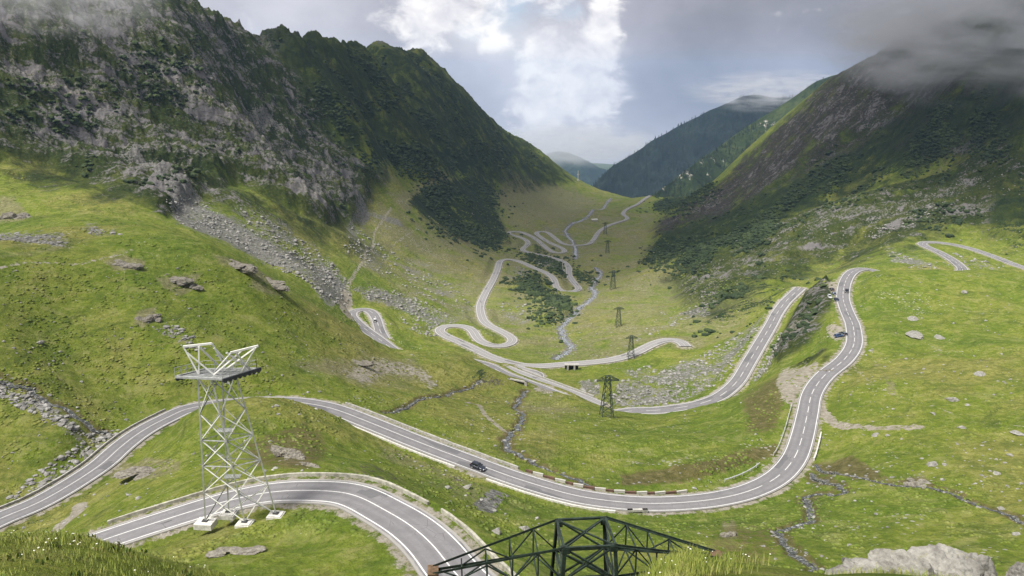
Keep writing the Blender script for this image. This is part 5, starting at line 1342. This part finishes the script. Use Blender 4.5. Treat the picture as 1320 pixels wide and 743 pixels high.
set_rock('rock', rock_mesh('rock', 5, 78, 8, .18, .06, True), ROCKM, (10.35, 13.6, -9.95), (.42, .4, .75), .5, 'small grey rock at the right edge beside the large lichen covered rock', 'rock')
# boulders: one by one where the photo shows them
protoB = [rock_mesh('boulder', 4, 100+i, 4, .16, .06, True) for i in range(6)]
for m in protoB: m.materials.append(PALEROCK)
BOULD = [(49,443,14,'large pale boulder alone on the green slope above the left creek'),(76,454,7,'small pale boulder right of the largest boulder on the left slope'),(68,466,6,'small stone below the largest boulder on the left slope'),
 (1182,435,30,'flat grey slab at the top of the right meadow'),(1212,437,14,'thin flat stone right of the slab at the top of the right meadow'),(1265,483,18,'flat grey boulder in the middle of the right meadow'),(1228,517,18,'long flat boulder on the right meadow left of a small pale stone'),(1249,523,9,'small pale stone beside the long flat boulder on the right meadow'),
 (1240,552,13,'rounded pale boulder low on the right meadow'),(1312,560,18,'large pale boulder at the right edge of the meadow'),(1303,588,11,'pale boulder below the large one at the right edge'),(1202,601,20,'flat pale stone above the creek on the right meadow'),(1218,600,9,'small pale stone right of the flat stone above the creek'),
 (1288,612,15,'grey boulder just above the creek near the right edge'),(1169,463,6,'tiny white stone below the meadow slab'),(1129,562,14,'flat stone on the grass left of the gravel track end'),(1204,534,11,'grey stone on the meadow above the gravel track end'),
 (1310,690,14,'grey stone half sunk in the grass right of the large lichen rock'),(1060,718,8,'small grey stone beside the lower creek bend'),(1095,704,9,'brownish stone in the grass above the large lichen rock'),(1123,453,8,'pale stone beside the right edge of the steep straight'),
 (577,630,13,'left one of two flat boulders beside the main road'),(601,630,16,'right one of two flat boulders beside the main road'),(609,615,11,'grey stone just below the dark blue hatchback'),
 (1292,657,12,'dark boulder in the creek near the right edge'),(1285,593,8,'small pale stone high above the creek near the right edge'),(1262,655,9,'grey stone on the bank of the right creek'),(62,510,9,'white boulder in the bed of the left creek'),
 (1145,562,8,'small stone at the end of the gravel track'),(1178,412,20,'flat stone near the crest of the right meadow'),(1245,378,14,'flat grey stone below the upper hairpin'),(640,688,20,'long flat rock above the dark pylon cross arm'),(676,683,16,'flat pale rock right of the long flat rock above the pylon'),
 (560,497,7,'pale stone below the sandy bank behind the main road'),(985,705,7,'small pale stone in the wet grass left of the creek'),(1315,735,10,'grey stone in the bottom right corner')]
for k, (u, v, wp, lab) in enumerate(BOULD):
    p = ground_px(u, v, 50)
    if p is None: continue
    rw = wp*p[1]/FPX*.5; r = np.random.default_rng(k+9)
    set_rock('boulder', protoB[k % 6], PALEROCK, (p[0], p[1]+rw*.3, p[2]-rw*.02), (rw, rw*(.6+.3*r.random()), rw*(.36+.25*r.random())), r.random()*6, lab, 'boulder', 'boulders lying in the grass', .15)
# the smaller stones one can still count, by field
FIELD = [('pale stone on the green slope above the left creek', 'stones on the left slope', 34, [(0,420),(170,400),(260,440),(330,500),(180,500),(90,470),(20,470)], (2,5)),
 ('pale stone on the right meadow', 'stones on the right meadow', 52, [(1110,400),(1300,385),(1318,660),(1180,600),(1085,580),(1100,470)], (2,5.5)),
 ('pale stone in the cluster at the right edge above the creek', 'stones at the right edge', 22, [(1255,570),(1318,560),(1318,650),(1270,625)], (3,7)),
 ('white stone in the row above the main road left of the creek', 'stone row above the main road', 16, [(455,512),(515,508),(520,518),(450,522)], (2,4)),
 ('pale stone on the meadow between the main road and the valley head', 'stones on the middle meadow', 36, [(600,515),(760,530),(900,560),(850,600),(700,570),(560,540)], (1.5,3.5)),
 ('grey stone in the grass below the big bend', 'stones below the big bend', 26, [(860,680),(1000,650),(1060,690),(1180,690),(1060,735),(900,720)], (2,6)),
 ('pale stone on the crest of the left hill', 'stones on the left hill', 30, [(110,320),(260,310),(330,420),(250,440),(120,400)], (1.5,4))]
def inpoly(x, y, P):
    c = False
    for i in range(len(P)):
        a, b = P[i], P[i-1]
        if (a[1] > y) != (b[1] > y) and x < (b[0]-a[0])*(y-a[1])/(b[1]-a[1])+a[0]: c = not c
    return c
def road_gap(x, y):
    r = min(NR-1, int(np.searchsorted(yrow, y))); c = min(NC-1, max(0, int((x/y+AMAX)/(2*AMAX)*(NC-1)))); return near_road[r, c]
def picks(poly, n, r, test=None, y0=60, jit=0):
    xs = [p[0] for p in poly]; ys = [p[1] for p in poly]; out = []; tries = 0
    while len(out) < n and tries < n*12:
        tries += 1
        u = r.uniform(min(xs), max(xs)); v = r.uniform(min(ys), max(ys))
        if not inpoly(u, v, poly): continue
        if test and not test(u, v): continue
        if jit: u += r.normal(0, jit)*(1+2*(r.random() < .12)); v += r.normal(0, jit*.7)*(1+2*(r.random() < .12))
        p = ground_px(u, v, y0)
        if p is None or road_gap(p[0], p[1]) < 1.8: continue
        out.append((p, u, v))
    return out
kk_ = 0
for lab, grp, n, poly, (w0, w1) in FIELD:
    r = np.random.default_rng(hash(lab) % 1000 if False else len(lab))
    for p, u, v in picks(poly, n, r):
        wp = w0+(w1-w0)*r.random()**2.2; rw = wp*p[1]/FPX*.5; kk_ += 1
        set_rock('stone', protoB[kk_ % 6], PALEROCK, (p[0], p[1], p[2]), (rw*1.1, rw*(.6+.4*r.random()), rw*(.4+.3*r.random())), r.random()*6, lab, 'stone', grp, .2)
# ---------------------------------------------------------------- what nobody could count
ICO = bmesh.new(); bmesh.ops.create_icosphere(ICO, subdivisions=1, radius=1)
IV = np.array([v.co[:] for v in ICO.verts]); IF = np.array([[v.index for v in f.verts] for f in ICO.faces]); ICO.free()
def scatter(name, pts, sizes, squash, jit, mat, seed, smooth=False):
    r = np.random.default_rng(seed); n = len(pts); P = np.array(pts); s = np.array(sizes)
    A = r.random(n)*6.28; V = IV[None]*(1+r.normal(0, jit, (n, len(IV), 1)))
    sx = (.75+.5*r.random(n)); V = V*np.stack([sx, 1.5-sx*.5, np.full(n, 1)*squash*(.7+.6*r.random(n))], 1)[:,None,:]
    X = V[...,0]*np.cos(A)[:,None]-V[...,1]*np.sin(A)[:,None]; Y = V[...,0]*np.sin(A)[:,None]+V[...,1]*np.cos(A)[:,None]
    V = np.stack([X, Y, V[...,2]], 2)*s[:,None,None]+P[:,None,:]
    F = (IF[None]+(np.arange(n)*len(IV))[:,None,None]).reshape(-1, 3)
    o = link_mesh(name, np_mesh(name, V.reshape(-1, 3), F, smooth), mat); tag(o, kind='stuff'); return o
# dwarf pine thickets
r = np.random.default_rng(21); pts = []; sz = []
def n2(x, y, f, s): return float(pnoise(np.array([x*f]), np.array([y*f]), s)[0])
for poly, n, y0, hi in (([(545,243),(600,232),(636,240),(640,268),(652,300),(657,312),(632,323),(585,308),(562,290),(540,278),(525,262)], 4200, 600, 0),
    ([(475,215),(540,228),(600,240),(640,200),(600,185),(540,180),(470,185)], 2800, 600, .05), ([(330,60),(400,62),(545,80),(600,130),(715,222),(690,238),(640,225),(600,200),(520,180),(440,170),(400,110)], 5600, 600, .05),
    ([(668,328),(700,330),(720,337),(735,348),(760,356),(768,366),(745,358),(715,350),(690,338)], 420, 500, -1), ([(643,368),(665,364),(690,352),(700,372),(715,378),(738,392),(736,402),(722,410),(712,398),(690,382),(660,372)], 700, 450, -.3),
    ([(843,262),(900,240),(930,240),(895,262),(860,275),(845,275)], 600, 800, -1), ([(823,345),(860,305),(880,320),(930,310),(1000,275),(1000,300),(960,325),(905,350),(880,345),(840,340)], 2800, 500, -.2),
    ([(870,300),(960,270),(1060,215),(1180,150),(1300,110),(1318,150),(1318,200),(1230,200),(1150,240),(1060,270),(990,300),(930,345)], 4200, 450, .05), ([(920,385),(990,365),(1040,360),(1000,380),(930,400)], 600, 400, .0),
    ([(900,420),(980,380),(1030,370),(1010,385),(950,410),(905,432)], 600, 350, .0), ([(1240,200),(1318,180),(1318,320),(1200,300),(1100,320),(1150,270)], 1300, 400, .2), ([(1190,170),(1240,175),(1230,190),(1190,190)], 200, 400, -1),
    ([(0,40),(140,0),(300,60),(420,150),(450,270),(400,260),(300,230),(200,250),(100,210),(0,170)], 1700, 380, .22), ([(1000,440),(1035,385),(1065,365),(1075,395),(1040,440),(1005,470)], 130, 250, .15), ([(606,470),(625,470),(636,490),(620,494),(604,490)], 45, 240, -.1), ([(690,402),(720,400),(725,412),(700,420),(680,412)], 100, 400, -1)):
    for p, u, v in picks(poly, n, r, y0=y0, jit=7):
        if n2(p[0]*.83-p[1]*.55, (p[0]*.55+p[1]*.83)*.35, 1/38, 610)+.5*n2(p[0], p[1], 1/14, 611) < hi: continue
        s = (.55+1.5*r.random()**2)*(1+p[1]/1500); pts.append((p[0], p[1], p[2]+s*.15)); sz.append(s)
t = NT('dwarf_pine'); co = t.n('ShaderNodeTexCoord').outputs['Object']; n_ = t.math('ADD', t.math('MULTIPLY', t.noise(co, .05, 5, .6), .5), t.math('MULTIPLY', t.noise(co, .9, 4, .6), .5))
scatter('dwarf_pine_thicket', pts, sz, .62, .16, t.out(t.bsdf(t.ramp(n_, [(.36, (.010,.019,.009)), (.48, (.026,.044,.016)), (.58, (.052,.074,.024)), (.68, (.085,.10,.035))]), .9, t.bump(t.noise(co, 1.5, 5, .7), .8, .5))), 22)
# grass tussocks on the meadows
pts = []; sz = []; r = np.random.default_rng(31)
for poly, n, y0 in (([(0,330),(210,296),(330,350),(560,450),(620,500),(760,520),(1000,500),(1120,350),(1318,355),(1318,740),(0,740)], 17000, 60), ([(450,380),(640,240),(780,250),(900,330),(1000,400),(800,480),(620,440)], 9000, 300), ([(0,215),(200,290),(80,320),(0,330)], 1200, 240), ([(1000,400),(1100,340),(1318,300),(1318,350),(1110,350)], 900, 250)):
    for p, u, v in picks(poly, n, r, y0=y0):
        q = n2(p[0], p[1], 1/23, 640)+.6*n2(p[0], p[1], 1/7, 641)
        if q < -.05 or p[1] < 60: continue
        s = (.16+.34*r.random()**2)*(1+p[1]/420); pts.append((p[0], p[1], p[2]-s*.06)); sz.append(s)
t = NT('tussock'); co = t.n('ShaderNodeTexCoord').outputs['Object']; gcol, _n = grass_colour(t, co)
scatter('tussock_grass', pts, sz, .40, .14, t.out(t.bsdf(gcol, .95, t.bump(t.noise(co, 5, 4, .7), .6, .2))), 32, True)
# loose stones of the scree and the stream beds
pts = []; sz = []; r = np.random.default_rng(41)
for cls, poly, soft, yr, s_ in [c for c in COVER if c[0] == 'scree']:
    a = abs(sum(poly[i][0]*poly[i-1][1]-poly[i-1][0]*poly[i][1] for i in range(len(poly))))/2
    for p, u, v in picks(poly, int(min(700, a*.12*s_)), r, y0=yr[0]):
        s = (.22+.55*r.random()**3)*(1+p[1]/500); pts.append((p[0], p[1], p[2]+s*.1)); sz.append(s)
for wd, path, S, ww in STREAM:
    for k in range(len(S)):
        for _ in range(2 if wd > 2 or rng.random() < .25 else 0):
            x = S[k,0]+r.normal(0, wd*1.1); y = S[k,1]+r.normal(0, wd*1.1)
            if road_gap(x, y) < .8: continue
            s = (.10+.34*r.random()**3)*(1+y/700); pts.append((x, y, ground_z(x, y)+s*.1)); sz.append(s)
for poly, n in (([(0,330),(330,350),(620,500),(1000,500),(1120,360),(1318,360),(1318,690),(0,690)], 1700), ([(450,300),(640,260),(800,290),(960,400),(800,470),(620,430)], 1500), ([(850,330),(1000,280),(1318,200),(1318,340),(1000,400)], 900)):
    for p, u, v in picks(poly, n, r, y0=100):
        if n2(p[0], p[1], 1/30, 660) < .0: continue
        s = (.12+.3*r.random()**3)*(1+p[1]/500); pts.append((p[0], p[1], p[2]+s*.1)); sz.append(s)
t = NT('loose_stone'); co = t.n('ShaderNodeTexCoord').outputs['Object']; n_ = t.noise(co, .7, 5, .7)
scatter('loose_stones', pts, sz, .6, .18, t.out(t.bsdf(t.ramp(n_, [(.3, (.09,.088,.08)), (.5, (.21,.205,.19)), (.66, (.38,.37,.345))]), .95)), 42)
# long grass on the near humps
def blades(name, pts, hs, ws, seed, mat):
    r = np.random.default_rng(seed); n = len(pts); P = np.array(pts); h = np.array(hs)[:,None]; w_ = np.array(ws)[:,None]
    a = r.random(n)*6.28; d = np.stack([np.cos(a), np.sin(a)], 1); b = r.random(n)*6.28; lean = np.stack([np.cos(b), np.sin(b)], 1)*(.15+.45*r.random(n))[:,None]*h
    V = np.zeros((n, 5, 3)); V[:,0,:2] = P[:,:2]-d*w_; V[:,1,:2] = P[:,:2]+d*w_; V[:,2,:2] = P[:,:2]+d*w_*.7+lean*.35; V[:,3,:2] = P[:,:2]-d*w_*.7+lean*.35; V[:,4,:2] = P[:,:2]+lean
    V[:,0:2,2] = P[:,2:3]-.04; V[:,2:4,2] = P[:,2:3]+h*.55; V[:,4,2] = P[:,2]+h[:,0]*.95
    i = np.arange(n)[:,None]*5
    F = np.concatenate([np.concatenate([i+0, i+1, i+2], 1), np.concatenate([i+0, i+2, i+3], 1), np.concatenate([i+3, i+2, i+4], 1)])
    o = link_mesh(name, np_mesh(name, V.reshape(-1, 3), F, True), mat); tag(o, kind='stuff')
pts = []; hs = []; ws = []; r = np.random.default_rng(51)
def gz0(x, y): return ground_z(x, y)
while len(pts) < 40000:
    y = 12+25*r.random()**.7; x = r.uniform(-.84, -.22)*y
    c = n2(x, y, 1/2.3, 670)+.6*n2(x, y, 1/.8, 671)
    if r.random() > .55+c: continue
    pts.append((x, y, gz0(x, y))); hs.append((.05+.17*r.random()**1.6)*(1+.9*c)*(1.9 if r.random() < .03 else 1)); ws.append(.006+.010*r.random())
while len(pts) < 58000:
    y = r.uniform(6.5, 12.5); x = r.uniform(.05, .40)*y
    c = n2(x, y, 1/.7, 672)
    if r.random() > (.6+c)*(1-sstep(.24, .39, x/y)): continue
    pts.append((x, y, gz0(x, y))); hs.append((.05+.12*r.random()**1.5)*(1+.6*c)); ws.append(.003+.003*r.random())
while len(pts) < 64000:
    y = r.uniform(11.5, 15.5); x = r.uniform(.40, .80)*y
    pts.append((x, y, gz0(x, y))); hs.append(.1+.16*r.random()); ws.append(.004+.004*r.random())
t = NT('grass_blade'); co = t.n('ShaderNodeTexCoord').outputs['Object']; n_ = t.math('ADD', t.math('MULTIPLY', t.noise(co, .9, 5, .7), .6), t.math('MULTIPLY', t.noise(co, 18, 3, .6), .4))
up_ = t.vmath('NORMALIZE', t.vmath('ADD', t.vmath('SCALE', t.n('ShaderNodeNewGeometry').outputs['Normal'], .35).outputs[0], (0, 0, 1)).outputs[0]).outputs[0]
bl_ = t.bsdf(t.ramp(n_, [(.36, (.09,.14,.020)), (.45, (.19,.25,.038)), (.54, (.30,.33,.07)), (.64, (.46,.41,.19))]), .7, up_, 0, .2)
tr = t.n('ShaderNodeBsdfTranslucent', {'Color': (.22,.27,.05,1)}); mx = t.n('ShaderNodeMixShader', {0: .3, 1: bl_, 2: tr})
blades('long_grass', pts, hs, ws, 52, t.out(mx))

# small white and yellow meadow flowers in the long grass
pts = []; sz = []; r = np.random.default_rng(61)
for _ in range(420):
    y = r.uniform(15, 34); x = r.uniform(-.84, -.25)*y
    if n2(x, y, 1/1.6, 690) > .1: pts.append((x, y, ground_z(x, y)+.12+.1*r.random())); sz.append(.018+.016*r.random())
for _ in range(60):
    y = r.uniform(7, 12); x = r.uniform(.08, .38)*y; pts.append((x, y, ground_z(x, y)+.1+.06*r.random())); sz.append(.006+.006*r.random())
scatter('meadow_flowers', pts, sz, .6, .1, simple_mat('white_petal', (.70,.70,.58), .7), 62)
# broad leaved weeds among the grass
pts = []; hs = []; ws = []
for _ in range(240):
    y = r.uniform(14, 34); x = r.uniform(-.84, -.24)*y
    if n2(x, y, 1/2.6, 695) < .12: continue
    z = ground_z(x, y)
    for q in range(14): pts.append((x+r.normal(0, .14), y+r.normal(0, .14), z)); hs.append(.08+.10*r.random()); ws.append(.02+.025*r.random())
t = NT('weed_leaf'); co = t.n('ShaderNodeTexCoord').outputs['Object']
weed_mat = t.out(t.bsdf(t.ramp(t.noise(co, 2.0, 4, .7), [(.35, (.05,.09,.02)), (.5, (.11,.17,.035)), (.6, (.19,.17,.06)), (.7, (.22,.14,.07))]), .6))
blades('broad_leaved_weeds', pts, hs, ws, 63, weed_mat)
